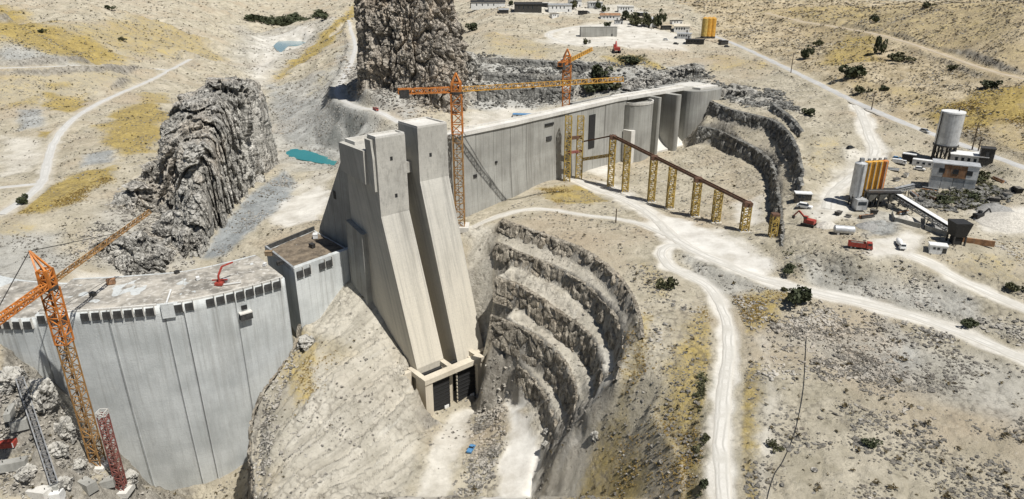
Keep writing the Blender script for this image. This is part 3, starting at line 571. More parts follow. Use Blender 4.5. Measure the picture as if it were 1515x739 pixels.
# horizontal jag on steep faces so they do not read as a draped sheet
jx = fbm(FX / 6, FY / 6, FZ2 / 7, 3, 14) * 1.6 * rockm; jy = fbm(FX / 6 + 9, FY / 6, FZ2 / 7, 3, 15) * 1.6 * rockm
PONDS = [('river', [(424, 225), (436, 222.5), (448, 222.5), (466, 226), (481, 230), (495, 235), (499, 240), (490, 242), (470, 240.5), (458, 239), (442, 236), (431, 232)], 'water', 'teal river pool below the scree slope', 7), ('river', [(408, 72), (414, 64), (424, 58), (440, 54), (460, 53), (456, 58), (444, 66), (428, 73), (417, 77)], 'water_far', 'pale blue bend of the far river', 25)]
POND_SHEETS = []
for nm, pxs, mt, lab, soft in PONDS:
    zw = float(np.median([hit(px, py, 0, HGRAW).z for px, py in pxs])); idx, kq = region(pxs, soft, 0.5); big_i, big_k = region(pxs, soft * 6, 0.0)
    FZ2[big_i] = FZ2[big_i] * (1 - 0.9 * big_k) + np.maximum(FZ2[big_i], zw + 0.8) * 0.9 * big_k
    FZ2[idx] = FZ2[idx] * (1 - kq) + (zw - 3.0) * kq
    P = np.array([tuple(hit(px, py, 0, HGRAW))[:2] for px, py in pxs]); P = P.mean(0) + (P - P.mean(0)) * 1.12; P = catmull(np.r_[P, P[:1]], 4)[:-1]
    POND_SHEETS.append((nm, [tuple(p) for p in P], zw, mt, lab))
V = np.stack([FX + jx, FY + jy, FZ2], 1)
ii = np.arange(NR * NC).reshape(NR, NC)
Q = np.stack([ii[:-1, :-1], ii[:-1, 1:], ii[1:, 1:], ii[1:, :-1]], -1).reshape(-1, 4)
HF = FZ2.reshape(NR, NC)
def gz(x, y): return float(sample(HF, x, y))

m, nt, b = mat_new('ground'); t = NT(nt); c = t.coord()
gA, dA, rA, yA = t.attr('cover1'); grA, pA, hA, sA = t.attr('cover2')
big = t.noise(c, 0.012, 6, 0.62); mid = t.noise(c, 0.07, 8, 0.68); fin = t.noise(c, 0.45, 8, 0.75); tiny = t.noise(c, 1.7, 4, 0.8)
k = t.mix(t.ramp(mid, 0.3, 0.7), (0.34, 0.305, 0.225), (0.53, 0.48, 0.375)); k = t.mix(t.math('MULTIPLY', t.ramp(big, 0.45, 0.7), 0.8), k, (0.42, 0.345, 0.245))
k = t.mix(t.math('MULTIPLY', yA, 0.85), k, t.mix(t.ramp(mid, 0.3, 0.7), (0.30, 0.302, 0.285), (0.475, 0.48, 0.46)))
k = t.mix(t.math('MULTIPLY', hA, 0.65), k, t.mix(t.ramp(mid, 0.34, 0.66), (0.34, 0.26, 0.14), (0.54, 0.445, 0.29)))
k = t.mix(t.math('MULTIPLY', sA, 0.9), k, t.mix(t.ramp(mid, 0.3, 0.7), (0.20, 0.215, 0.22), (0.34, 0.36, 0.36)))
k = t.mix(t.math('MULTIPLY', pA, 0.9), k, t.mix(t.ramp(mid, 0.3, 0.7), (0.46, 0.43, 0.36), (0.62, 0.585, 0.505)))
sx_, sy_, sz_ = t.sep(c); cxs = t.N.new('ShaderNodeCombineXYZ'); t.L.new(t.math('SUBTRACT', t.math('MULTIPLY', sx_, 0.866), t.math('MULTIPLY', sy_, 0.5)), cxs.inputs[0]); t.L.new(t.math('ADD', t.math('MULTIPLY', sx_, 0.03), t.math('MULTIPLY', sy_, 0.05)), cxs.inputs[1]); t.L.new(t.math('MULTIPLY', sz_, 0.3), cxs.inputs[2])
strat_shade = t.noise(cxs.outputs[0], 0.22, 6, 0.7, dist=0.3); k = t.mix(t.math('MULTIPLY', pA, t.ramp(strat_shade, 0.52, 0.36, 0.0, 0.6)), k, (0.27, 0.25, 0.205)); k = t.mix(t.math('MULTIPLY', pA, t.ramp(strat_shade, 0.56, 0.7, 0.0, 0.5)), k, (0.58, 0.57, 0.52))  # bedding bands; their dark and light also stand in for groove shading
gb = t.math('MULTIPLY', t.ramp(gA, 0.02, 0.2), t.ramp(t.math('ADD', gA, t.math('ADD', t.math('MULTIPLY', t.math('SUBTRACT', mid, 0.5), 1.3), t.math('MULTIPLY', t.math('SUBTRACT', fin, 0.5), 1.0))), 0.15, 1.0, 0.0, 0.9))
k = t.mix(gb, k, t.mix(t.ramp(t.math('ADD', t.math('MULTIPLY', fin, 0.6), t.math('MULTIPLY', mid, 0.4)), 0.34, 0.64), (0.205, 0.145, 0.035), (0.45, 0.34, 0.105)))
k = t.mix(t.math('MULTIPLY', grA, t.ramp(fin, 0.4, 0.62)), k, (0.055, 0.06, 0.025))
rk = t.mix(t.ramp(t.noise(t.mapping(c, (1, 1, 0.4)), 0.22, 7, 0.75), 0.33, 0.66), (0.13, 0.12, 0.105), (0.40, 0.375, 0.325))
k = t.mix(t.math('MULTIPLY', rA, 0.85), k, rk)
spk = t.math('MULTIPLY', t.ramp(fin, 0.58, 0.72), t.math('SUBTRACT', 1.0, dA)); k = t.mix(t.math('MULTIPLY', spk, 0.55), k, (0.60, 0.565, 0.49))
dsp = t.math('MULTIPLY', t.ramp(fin, 0.44, 0.30), t.math('SUBTRACT', 1.0, dA)); k = t.mix(t.math('MULTIPLY', dsp, 0.75), k, (0.10, 0.085, 0.06))  # dark specks put stones and their shadows into the colour
k = t.mix(t.math('MULTIPLY', t.ramp(tiny, 0.38, 0.28), 0.45), k, (0.11, 0.095, 0.075))
k = t.mix(t.math('MULTIPLY', dA, t.ramp(mid, 0.2, 0.45, 0.6, 1.0)), k, t.mix(t.ramp(mid, 0.3, 0.7), (0.48, 0.455, 0.405), (0.68, 0.66, 0.605)))
vd = t.voro(c, 0.42); vd2 = t.voro(c, 1.1); rb = t.math('MULTIPLY', t.math('SUBTRACT', 1.0, dA), t.ramp(t.noise(c, 0.03, 5, 0.7), 0.4, 0.62))
k = t.mix(t.math('MULTIPLY', rb, t.ramp(vd, 0.5, 0.85, 0.0, 0.5)), k, (0.12, 0.105, 0.085)); k = t.mix(t.math('MULTIPLY', rb, t.ramp(vd2, 0.25, 0.05, 0.0, 0.45)), k, (0.62, 0.59, 0.52))
vs_ = t.voro(t.mapping(c, (1, 1, 0.3)), 0.30); spot = t.math('MULTIPLY', t.math('MULTIPLY', t.ramp(vs_, 0.24, 0.14), t.ramp(t.noise(c, 0.05, 4, 0.7), 0.56, 0.66)), t.math('SUBTRACT', 1.0, t.math('MAXIMUM', dA, pA)))
k = t.mix(t.math('MULTIPLY', spot, 0.85), k, (0.075, 0.06, 0.035))
t.L.new(k, b.inputs['Base Color']); b.inputs['Roughness'].default_value = 0.95; b.inputs['Specular IOR Level'].default_value = 0.15
hh = t.math('ADD', t.math('MULTIPLY', fin, 1.6), t.math('MULTIPLY', tiny, 0.6)); hh = t.math('ADD', hh, t.math('MULTIPLY', rb, t.math('MULTIPLY', vd, -1.0))); hh = t.math('MULTIPLY', hh, t.math('SUBTRACT', 1.0, t.math('MULTIPLY', dA, 0.8)))
t.L.new(t.bump(hh, 0.8, 1.0), b.inputs['Normal'])
M['ground'] = m
cover1 = np.stack([grass * (1 - road_near), np.maximum(dust, 0), rockm * (1 - calm), grey], 1); cover2 = np.stack([green, pale, hillband, slate], 1)
terrain = link('terrain', mesh_arrays('terrain', V, Q, M['ground'], True, {'cover1': cover1, 'cover2': cover2})); tag(terrain, 'dry tan and grey rocky terrain around the dam site', kind='structure')

# road ribbons
def road_mat(name, a, b2, edge, tracks):
    m, nt, bb = mat_new(name); t = NT(nt); c = t.coord(); n = t.noise(c, 0.12, 6, 0.7); f = t.noise(c, 0.9, 5, 0.75)
    k = t.mix(t.ramp(n, 0.3, 0.7), a, b2); u = t.attr('across')[0]
    k = t.mix(t.math('MULTIPLY', t.ramp(t.math('ADD', t.math('ABSOLUTE', u), t.math('MULTIPLY', t.math('SUBTRACT', n, 0.5), 0.9)), 0.55, 0.95), 0.8), k, edge)
    tr = t.ramp(t.math('ABSOLUTE', t.math('SUBTRACT', t.math('ABSOLUTE', t.math('ADD', u, t.math('MULTIPLY', t.math('SUBTRACT', t.noise(c, 0.06, 2), 0.5), 0.9))), 0.38)), 0.04, 0.16, 1.0, 0.0); tr = t.math('MULTIPLY', tr, t.ramp(n, 0.38, 0.6))
    k = t.mix(t.math('MULTIPLY', tr, tracks), k, tuple(x * 0.72 for x in a)); k = t.mix(t.math('MULTIPLY', t.ramp(f, 0.5, 0.75), 0.3), k, edge)
    t.L.new(k, bb.inputs['Base Color']); bb.inputs['Roughness'].default_value = 0.95; bb.inputs['Specular IOR Level'].default_value = 0.15; t.L.new(t.bump(f, 0.4, 0.4), bb.inputs['Normal']); return m
RM = {'dust': road_mat('road_dust', (0.46, 0.44, 0.39), (0.62, 0.60, 0.55), (0.44, 0.41, 0.35), 0.6), 'asphalt': road_mat('road_asphalt', (0.36, 0.355, 0.34), (0.48, 0.475, 0.46), (0.42, 0.385, 0.32), 0.35), 'grey': road_mat('road_grey', (0.44, 0.43, 0.40), (0.55, 0.54, 0.51), (0.42, 0.39, 0.34), 0.4), 'brown': road_mat('road_brown', (0.36, 0.30, 0.22), (0.46, 0.40, 0.31), (0.34, 0.28, 0.2), 0.2)}
road_desc = ['white dusty haul road from the trestle past the bank to the right edge', 'white haul road curving down from the hairpin to the bottom edge', 'pale track along the top of the benched pit', 'paved grey road crossing the right hillside', 'ramp from the paved road down to the batching plant', 'pale road leaving the batching plant to the right', 'brown track along the upper right hillside', 'pale road winding over the left plateau', 'straight pale road across the far left plateau', 'short side track at the left edge', 'grey road on the scree below the central cliff', 'curved white track beside the long grey shed']
for ri, (nm, P, w, kind) in enumerate(ROADS):
    P = resample(P, 1.6); d = np.gradient(P[:, :2], axis=0); d /= np.linalg.norm(d, axis=1)[:, None] + 1e-9; nrm = np.stack([-d[:, 1], d[:, 0]], 1)
    us = np.linspace(-1, 1, 9); rows = []; at = []
    for u in us:
        wob = 1 + 0.4 * fbm(P[:, 0] / 9 + 7 * np.sign(u), P[:, 1] / 9, ri * 3.1, 3, 31) * abs(u)
        xy = P[:, :2] + nrm * (u * w / 2 * wob)[:, None]
        dz = 0.16 - 0.10 * u * u - (0.5 if abs(u) == 1 else 0) + 0.05 * vnoise(xy[:, 0] / 3, xy[:, 1] / 3, 0, 8)
        base = np.maximum(P[:, 2], sample(HF, xy[:, 0], xy[:, 1]) if abs(u) < 1 else P[:, 2])
        rows.append(np.c_[xy, base + dz]); at.append(np.full(len(P), u))
    n = len(P); V_ = np.concatenate(rows); a_ = np.concatenate(at); k_ = np.arange(n - 1)
    Fq = np.concatenate([np.stack([i * n + k_, i * n + k_ + 1, (i + 1) * n + k_ + 1, (i + 1) * n + k_], 1) for i in range(8)])
    o = link(nm, mesh_arrays(nm, V_, Fq[:, ::-1], RM[kind], True, {'across': np.stack([a_, a_, a_, a_ * 0 + 1], 1)})); tag(o, road_desc[ri], kind='structure')

# ------------------------------------------------------------------ dense rock faces on the benches
face_desc = ['uppermost bench wall of the curved intake pit', 'second bench wall of the intake pit', 'third bench wall of the intake pit', 'fourth bench wall of the intake pit', 'lowest bench wall of the intake pit', 'lower rock wall of the spillway channel', 'upper rock wall of the spillway channel', 'small dark rock step above the spillway channel', 'top grey quarry band behind the crest', 'middle grey quarry band behind the crest', 'bottom grey quarry band behind the crest', 'jagged left cliff edge of the rock slab']
for wi, (T, B, nrm) in enumerate(WALLS):
    far = T[:, 1].mean() > 620
    step = 2.2 if far else 0.8
    A = resample(np.c_[T, B, nrm], step); T_, B_, N_ = A[:, :3], A[:, 3:6], A[:, 6:8]; hgt = (T_[:, 2] - B_[:, 2])
    nv = max(6, int(hgt.max() / (1.6 if far else 0.75))); n = len(A); rows = []
    for j in range(nv + 1):
        s = j / nv; p = T_ * (1 - s) + B_ * s
        n1 = fbm(p[:, 0] / 7, p[:, 1] / 7, p[:, 2] / 11, 4, 40 + wi, ridged=True); n2 = fbm(p[:, 0] / 2.2, p[:, 1] / 2.2, p[:, 2] / 2.6, 3, 60 + wi)
        taper = np.clip(hgt / 6, 0, 1)
        cw, tw_, ew = worley(p[:, 0] / 5.5, p[:, 1] / 5.5, p[:, 2] / 6.5, 80 + wi); off = (0.35 + 0.85 * cw + 1.0 * tw_ - 0.9 * np.exp(-(ew / .12) ** 2) + 0.4 * (n1 + .2) + 0.4 * n2) * taper; off = off + (0.9 * s * s) * taper + np.clip(p[:, 1] * .0036 - 1.0, 0, 2.2) * 1.25 * taper
        if j == 0: off = off * 0.4 - 1.2
        q = p.copy(); q[:, :2] += N_ * off[:, None]; q[:, 2] += 0.35 * (1 - s) + (0.5 * n2 * taper if j else -0.25) - (0.9 if j == nv else 0)
        rows.append(q)
    V_ = np.concatenate(rows); k_ = np.arange(n - 1)
    Fq = np.concatenate([np.stack([j * n + k_, j * n + k_ + 1, (j + 1) * n + k_ + 1, (j + 1) * n + k_], 1) for j in range(nv)])
    o = link('rock_face', mesh_arrays('rock_face', V_, Fq, M['quarry' if far or wi in (5, 6, 7) else 'bench'], False)); tag(o, face_desc[wi], kind='structure')

# ------------------------------------------------------------------ crags
def crag(name, label, rings, nz, na, amp, fx, mat, seed):
    Z = [r[0] for r in rings]; R = []
    for z, ctrl in rings:
        c_ = np.array(list(ctrl) + [ctrl[0]], float); P = catmull(np.r_[c_[-2:-1], c_, c_[1:2]], 12)[12:-12]; P = resample(np.c_[P, P[:, 0] * 0], 0.3)[:, :2]
        t_ = np.linspace(0, len(P) - 1, na, endpoint=False); R.append(np.stack([np.interp(t_, np.arange(len(P)), P[:, 0]), np.interp(t_, np.arange(len(P)), P[:, 1])], 1))
    R = np.array(R); zs = np.linspace(Z[0], Z[-1], nz); L = []
    for z in zs:
        i = min(np.searchsorted(Z, z, 'right') - 1, len(Z) - 2); f = (z - Z[i]) / (Z[i + 1] - Z[i]); P = R[i] * (1 - f) + R[i + 1] * f
        L.append(np.c_[P, np.full(na, z)])
    L.append(np.repeat(L[-1].mean(0)[None], na, 0) + [[0, 0, 2.0]])
    G = np.array(L); ctr = G[:, :, :2].mean(1, keepdims=True); d = G[:, :, :2] - ctr; d = d / (np.linalg.norm(d, axis=2, keepdims=True) + 1e-6)
    x, y, z = G[..., 0], G[..., 1], G[..., 2]
    wx = x + 3 * fbm(x / 12, y / 12, z / 12, 2, seed + 70); wy = y + 3 * fbm(x / 12 + 5, y / 12, z / 12, 2, seed + 71)
    c1, t1, e1 = worley(wx / fx, wy / fx, z / (fx * 3.2), seed); c2, t2, e2 = worley(wx / (fx * .34), wy / (fx * .34), z / (fx * .75), seed + 11); c3, t3, e3 = worley(wx / (fx * .13), wy / (fx * .13), z / (fx * .17), seed + 23)
    n3 = fbm(x / 3, y / 3, z / 3, 3, seed + 5); bedz = (z + 0.25 * x + 0.18 * y + 3 * fbm(x / 25, y / 25, z / 25, 2, seed + 44)) / 8.5; led = np.modf(bedz)[0]; led = np.where(led < 0, led + 1, led); led2 = np.modf(bedz * 2.7 + 50)[0]
    off = amp * (-0.2 * (led - .5) - .1 * (led2 - .5) + 0.8 * c1 + 1.0 * t1 - 1.1 * np.exp(-(e1 / .09) ** 2) + 0.42 * c2 + 0.5 * t2 - 0.38 * np.exp(-(e2 / .13) ** 2) + 0.16 * c3 + .15 * t3 - .12 * np.exp(-(e3 / .16) ** 2) + .05 * n3)
    G[..., :2] += d * off[..., None]; G[..., 2] += amp * (0.2 * c2 + 0.1 * c3) + np.clip((z - zs[0]) / (zs[-1] - zs[0]) - .55, 0, 1) * 2.0 * amp * c1 * .6
    V_ = G.reshape(-1, 3); r, cidx = G.shape[:2]; i_ = np.arange(r * cidx).reshape(r, cidx); j_ = np.roll(i_, -1, 1)
    Fq = np.stack([i_[:-1], j_[:-1], j_[1:], i_[1:]], -1).reshape(-1, 4)
    o = link(name, mesh_arrays(name, V_, Fq, mat, False)); tag(o, label, kind='structure'); return o
crag('rock_crag', 'tall dark fissured rock crag behind the arch dam deck', [
    (104, [(-211, 418), (-213, 500), (-218, 570), (-224, 645), (-255, 672), (-300, 650), (-302, 570), (-285, 520), (-243, 446)]),
    (150, [(-215, 446), (-217, 505), (-220, 572), (-226, 642), (-255, 664), (-292, 640), (-294, 570), (-278, 520), (-245, 466)]),
    (185, [(-220, 480), (-219, 520), (-222, 575), (-228, 636), (-252, 655), (-280, 632), (-286, 575), (-274, 530), (-246, 490)]),
    (206, [(-232, 535), (-224, 555), (-224, 590), (-231, 628), (-248, 640), (-268, 622), (-274, 585), (-266, 556), (-250, 538)]),
    (216, [(-244, 578), (-236, 586), (-231, 600), (-235, 614), (-244, 621), (-256, 614), (-262, 600), (-258, 586), (-250, 578)])], 190, 560, 6.0, 22, M['crag'], 101)
crag('rock_cliff', 'high brown vertical cliff rising out of the top of the picture', [
    (150, [(-166, 735), (-142, 718), (-113, 705), (-86, 692), (-66, 682), (-46, 696), (-34, 745), (-55, 800), (-110, 850), (-178, 830)]),
    (205, [(-162, 738), (-140, 724), (-112, 714), (-86, 704), (-68, 698), (-52, 710), (-42, 750), (-60, 800), (-110, 845), (-174, 828)]),
    (250, [(-160, 742), (-140, 732), (-112, 724), (-88, 716), (-76, 714), (-62, 724), (-52, 760), (-68, 800), (-110, 835), (-170, 825)]),
    (310, [(-157, 748), (-138, 740), (-112, 736), (-95, 736), (-82, 740), (-72, 752), (-70, 780), (-82, 805), (-112, 822), (-165, 818)])], 200, 600, 6.5, 20, M['cliff'], 207)
crag('rock_outcrop', 'low broken grey outcrop on the near flank of the crag', [
    (112, [(-225, 398), (-228, 416), (-244, 432), (-268, 434), (-284, 420), (-276, 402), (-248, 394)]),
    (130, [(-232, 404), (-234, 416), (-246, 426), (-264, 427), (-274, 418), (-268, 406), (-248, 400)]),
    (137, [(-244, 412), (-246, 417), (-252, 421), (-260, 421), (-263, 416), (-258, 411), (-250, 409)])], 60, 220, 4.0, 11, M['crag'], 303)

def outcrop(label, px, py, r, h, seed, stretch=1.0):
    p = hit(px, py, 0, HF); z0 = p.z - 6; g = np.random.default_rng(seed); ring = []
    for z, k in ((z0, 1.25), (p.z + h * .45, .85), (p.z + h, .3)):
        ring.append((z, [(p.x + r * k * stretch * math.cos(a_) * g.uniform(.8, 1.2), p.y + r * k * math.sin(a_) * g.uniform(.8, 1.2)) for a_ in np.linspace(0, 6.283, 9)[:-1]]))
    crag('rock_outcrop', label, ring, 40, 150, r * .3, r * .9, M['crag'], seed)
for args in [('ragged outcrop low on the left flank of the crag', 205, 300, 15, 12, 401, 1.3), ('outcrop beside the deck left of the crag foot', 215, 372, 13, 12, 402, 1.2), ('small outcrop high on the left flank of the crag', 226, 262, 10, 12, 403, 1.0), ('dark outcrop between the crag and the crane jib', 160, 372, 9, 8, 404, 1.2), ('outcrop near the foot of the crag', 262, 345, 14, 14, 405, 1.0), ('dark outcrop right of the central cliff foot', 690, 118, 16, 26, 407, 1.0), ('grey outcrop above the spillway abutment', 1020, 108, 14, 10, 408, 1.6), ('grey outcrop behind the bridge deck of the spillway', 960, 122, 14, 8, 409, 1.8), ('broken outcrop at the top of the channel bench', 1090, 138, 10, 6, 410, 2.0)]: outcrop(*args)

# ------------------------------------------------------------------ water
m, nt, b = mat_new('water'); t = NT(nt); c = t.coord(); n = t.noise(c, 0.02, 3); t.L.new(t.mix(n, (0.02, 0.16, 0.17), (0.04, 0.24, 0.24)), b.inputs['Base Color']); b.inputs['Roughness'].default_value = 0.18
t.L.new(t.bump(t.noise(c, 0.4, 3), 0.1, 0.3), b.inputs['Normal']); M['water'] = m
m, nt, b = mat_new('water_far'); t = NT(nt); c = t.coord(); n = t.noise(c, 0.01, 3); t.L.new(t.mix(n, (0.14, 0.24, 0.28), (0.2, 0.3, 0.33)), b.inputs['Base Color']); b.inputs['Roughness'].default_value = 0.2; M['water_far'] = m
for nm, c_, zw, mt, lab in POND_SHEETS:
    MB().hexa([(x, y, zw - 3) for x, y in c_], [(x, y, zw) for x, y in c_]).build(nm, M[mt]); tag(bpy.context.scene.collection.objects[-1], lab, kind='structure')
# ------------------------------------------------------------------ arch dam on the left
DZ = 144.0
arc = catmull([(-345, 330), (-292, 307), (-250, 299.5), (-232, 300.5), (-204, 304.5), (-172, 312), (-148.7, 325), (-125.5, 344)], 14)
arc = resample(np.c_[arc, arc[:, 0] * 0], 1.0)[:, :2]
def arc_at(px):                                        # arc length index where a crest picture column falls
    r = [(757.5 + FPX * x / (y * CP + (CAMZ - DZ) * SP)) for x, y in arc]; return int(np.argmin(np.abs(np.array(r) - px)))
dN = np.gradient(arc, axis=0); dN /= np.linalg.norm(dN, axis=1)[:, None]; aN = np.stack([dN[:, 1], -dN[:, 0]], 1)
dam = wthing('arch_dam', 'curved grey concrete arch dam face with unfinished dusty deck', 'dam', (-190, 315, 40))
cuts = [0, arc_at(-90), arc_at(50), arc_at(156), arc_at(240), arc_at(268), arc_at(345), len(arc) - 1]
THK = 44.0
for mi in range(len(cuts) - 1):
    a0, a1 = cuts[mi], cuts[mi + 1]; seg = np.arange(a0, a1 + 1); top = DZ - (2.6 if mi < 2 else 0.0); proud = RNG.uniform(-0.25, 0.3)
    P = arc[seg].copy(); tdir = dN[seg]; P[0] += tdir[0] * 0.14; P[-1] -= tdir[-1] * 0.14; nn = aN[seg]; mb = MB(); zs = np.linspace(8, top, 28)
    grid = [[(p[0] + n_[0] * (proud - 5.0 * ((top - z) / 120) ** 2), p[1] + n_[1] * (proud - 5.0 * ((top - z) / 120) ** 2), z) for p, n_ in zip(P, nn)] for z in zs]
    back = [[(p[0] - n_[0] * THK, p[1] - n_[1] * THK, z) for p, n_ in zip(P, nn)] for z in (8, top)]
    n = len(seg); vs = [q for r in grid for q in r]; fs = [(j * n + i, j * n + i + 1, (j + 1) * n + i + 1, (j + 1) * n + i) for j in range(len(zs) - 1) for i in range(n - 1)]
    b0 = len(vs); vs += back[0] + back[1]; tp = (len(zs) - 1) * n
    fs += [(tp + i, tp + i + 1, b0 + n + i + 1, b0 + n + i) for i in range(n - 1)] + [(b0 + i + 1, b0 + i, b0 + n + i, b0 + n + i + 1) for i in range(n - 1)]
    fs += [tuple([j * n for j in range(len(zs))][::-1] + [b0, b0 + n][::1]), tuple([j * n + n - 1 for j in range(len(zs))] + [b0 + 2 * n - 1, b0 + n - 1])]
    mb.quadpts(vs, fs); mo = mb.build('monolith', M['conc_dam'], dam)
    nfr = (len(zs) - 1) * (n - 1); mo.data.polygons.foreach_set('use_smooth', [k < nfr for k in range(len(mo.data.polygons))])
# rough deck fill on the crest, a curb at its front edge
sg = np.arange(cuts[1], len(arc)); us = np.linspace(0.0, 1.0, 24); rows = []
for u in us:
    q = arc[sg] - aN[sg] * (1.6 + u * (THK - 2.2)); zz = DZ + 0.35 + 0.9 * fbm(q[:, 0] / 9, q[:, 1] / 9, 0, 4, 71) * min(1, u * 4) * min(1, (1 - u) * 6) - (2.6 * (sg < cuts[2])); rows.append(np.c_[q, zz - (1.2 if u in (0, 1) else 0)])
V_ = np.concatenate(rows); n = len(sg); k_ = np.arange(n - 1); Fq = np.concatenate([np.stack([i * n + k_, i * n + k_ + 1, (i + 1) * n + k_ + 1, (i + 1) * n + k_], 1) for i in range(len(us) - 1)])
link('deck', mesh_arrays('deck', V_ - np.array([-190, 315, 40]), Fq, M['deck'], True), dam)
curb = [MB(), MB()]
for i in range(cuts[2] + 2, len(arc) - 3, 2):
    if cuts[4] - 3 <= i <= cuts[4] + 5: continue
    p, q = arc[i], arc[min(i + 2, len(arc) - 1)]; curb[int(i > cuts[4])].beam((*(p - aN[i] * 0.7), DZ + 0.5), (*(q - aN[i] * 0.7), DZ + 0.5), 0.9, 1.0)
for cu in curb: cu.build('curb', M['conc_lite'], dam)
pil = MB(); i0, i1 = cuts[4] - 1, cuts[4] + 5                 # pale pilaster that carries the pipe
pil.hexa([(*(arc[i0] + aN[i0] * 0.05), 137), (*(arc[i0] + aN[i0] * 0.9), 137), (*(arc[i1] + aN[i1] * 0.9), 137), (*(arc[i1] + aN[i1] * 0.05), 137)], [(*(arc[i0] + aN[i0] * 0.05), DZ + 1), (*(arc[i0] + aN[i0] * 0.9), DZ + 1), (*(arc[i1] + aN[i1] * 0.9), DZ + 1), (*(arc[i1] + aN[i1] * 0.05), DZ + 1)])
pil.build('pilaster', M['conc_dam'], dam)
pan_me = MB().box(-2.0, 2.0, -0.55, 0.0, -4.6, -0.5).data('formwork_panel', M['form'])
br_me = MB().box(-0.14, 0.14, -0.95, 0.35, -4.4, 1.3).data('bracket', M['conc_lite'])
def panel_row(P, N, i0, i1, z, parent, off, step=5, skip=()):
    for q, i in enumerate(range(i0, i1, step)):
        if q in skip: continue
        a = math.atan2(N[i][1], N[i][0]) + math.pi / 2
        link('formwork_panel', pan_me, parent, Vector((P[i][0] + N[i][0] * 0.32 - off[0], P[i][1] + N[i][1] * 0.32 - off[1], z - off[2])), a)
        j = min(i + step // 2, len(P) - 1)
        link('bracket', br_me, parent, Vector((P[j][0] + N[j][0] * 0.32 - off[0], P[j][1] + N[j][1] * 0.32 - off[1], z - off[2])), a)
OD = (-190, 315, 40)
panel_row(arc, aN, arc_at(-60), cuts[2] - 3, DZ - 2.6, dam, OD); panel_row(arc, aN, cuts[2] + 3, cuts[4] - 3, DZ, dam, OD, 5, (3,)); panel_row(arc, aN, cuts[4] + 7, len(arc) - 3, DZ, dam, OD, 5, (2,))
# gallery niche with a dark platform on the face
i = arc_at(357); nI, tI, pI = aN[i], dN[i], arc[i]; a = math.atan2(nI[1], nI[0]) + math.pi / 2
link('gallery_platform', MB().box(-3.2, 3.2, -2.4, 0.6, -1.8, 1.8).data('gallery_platform', M['form']), dam, Vector((pI[0] - OD[0], pI[1] - OD[1], 129 - OD[2])), a)
link('gallery_slab', MB().box(-3.3, 3.3, -2.7, 0.5, 1.85, 2.5).data('gallery_slab', M['conc_lite']), dam, Vector((pI[0] - OD[0], pI[1] - OD[1], 129 - OD[2])), a)
link('dark_gallery_slab', MB().box(-1.5, 1.5, -0.3, 1.2, 3.6, 6.0).data('dark_gallery_slab', M['black']), dam, Vector((pI[0] - OD[0], pI[1] - OD[1], 129 - OD[2])), a)  # black slab paints the shade inside the gallery opening
pipe = MB(); i = cuts[4] + 2
pipe.cyl((*(arc[i] - aN[i] * 16), DZ + 1.3), (*(arc[i] + aN[i] * 0.4), DZ + 1.3), 0.45, None, 8); pipe.build('pipe', M['white'], dam)
# block between arch and intake
blk = [(-122.6, 352.0), (-96.5, 383.5), (-130, 421), (-150, 386)]
bz = 145.2
bt = wthing('dam_block', 'shorter dam block with sunken brown deck beside the intake tower', 'dam block', (-115, 385, 60))
MB().prism(blk, 60, bz - 1.6).build('block', M['conc_dam'], bt)
def inset(poly, k):
    c_ = np.mean(poly, 0); return [tuple(c_ + (np.array(p) - c_) * k) for p in poly]
bi = inset(blk, 0.93); d3 = MB()
gridp = []
for u in np.linspace(0, 1, 22):
    for v in np.linspace(0, 1, 22):
        p = (np.array(bi[0]) * (1 - u) + np.array(bi[1]) * u) * (1 - v) + (np.array(bi[3]) * (1 - u) + np.array(bi[2]) * u) * v
        gridp.append((p[0], p[1], bz - 1.2 + 0.7 * float(fbm(p[0] / 5, p[1] / 5, 0, 4, 77))))
d3.quadpts(gridp, [(i * 22 + j, (i + 1) * 22 + j, (i + 1) * 22 + j + 1, i * 22 + j + 1) for i in range(21) for j in range(21)]); d3.build('deck', M['deck_brown'], bt)
fr0, fr1 = np.array(blk[0]), np.array(blk[1]); fd = (fr1 - fr0) / np.linalg.norm(fr1 - fr0); fn = np.array([fd[1], -fd[0]])
MB().hexa([(*(fr0), bz - 1.6), (*(fr1), bz - 1.6), (*(fr1 - fn * 3.2), bz - 1.6), (*(fr0 - fn * 3.2), bz - 1.6)], [(*(fr0), bz + 1.0), (*(fr1), bz + 1.0), (*(fr1 - fn * 3.2), bz + 1.0), (*(fr0 - fn * 3.2), bz + 1.0)]).build('parapet', M['conc_dam'], bt)
MB().beam((blk[0][0] - 0.4, blk[0][1] + 0.8, bz), (blk[3][0], blk[3][1], bz), 1.2, 3.0).build('side_wall', M['grey_metal'], bt)
MB().beam((blk[3][0], blk[3][1], bz - 0.2), (blk[2][0], blk[2][1], bz - 0.2), 1.0, 2.6).build('back_wall', M['form'], bt)
Pb = np.array([fr0 + fd * s for s in range(0, 34)]); panel_row(Pb, np.repeat(fn[None], 34, 0), 3, 28, bz - 0.8, bt, (-115, 385, 60), 5, (2,))

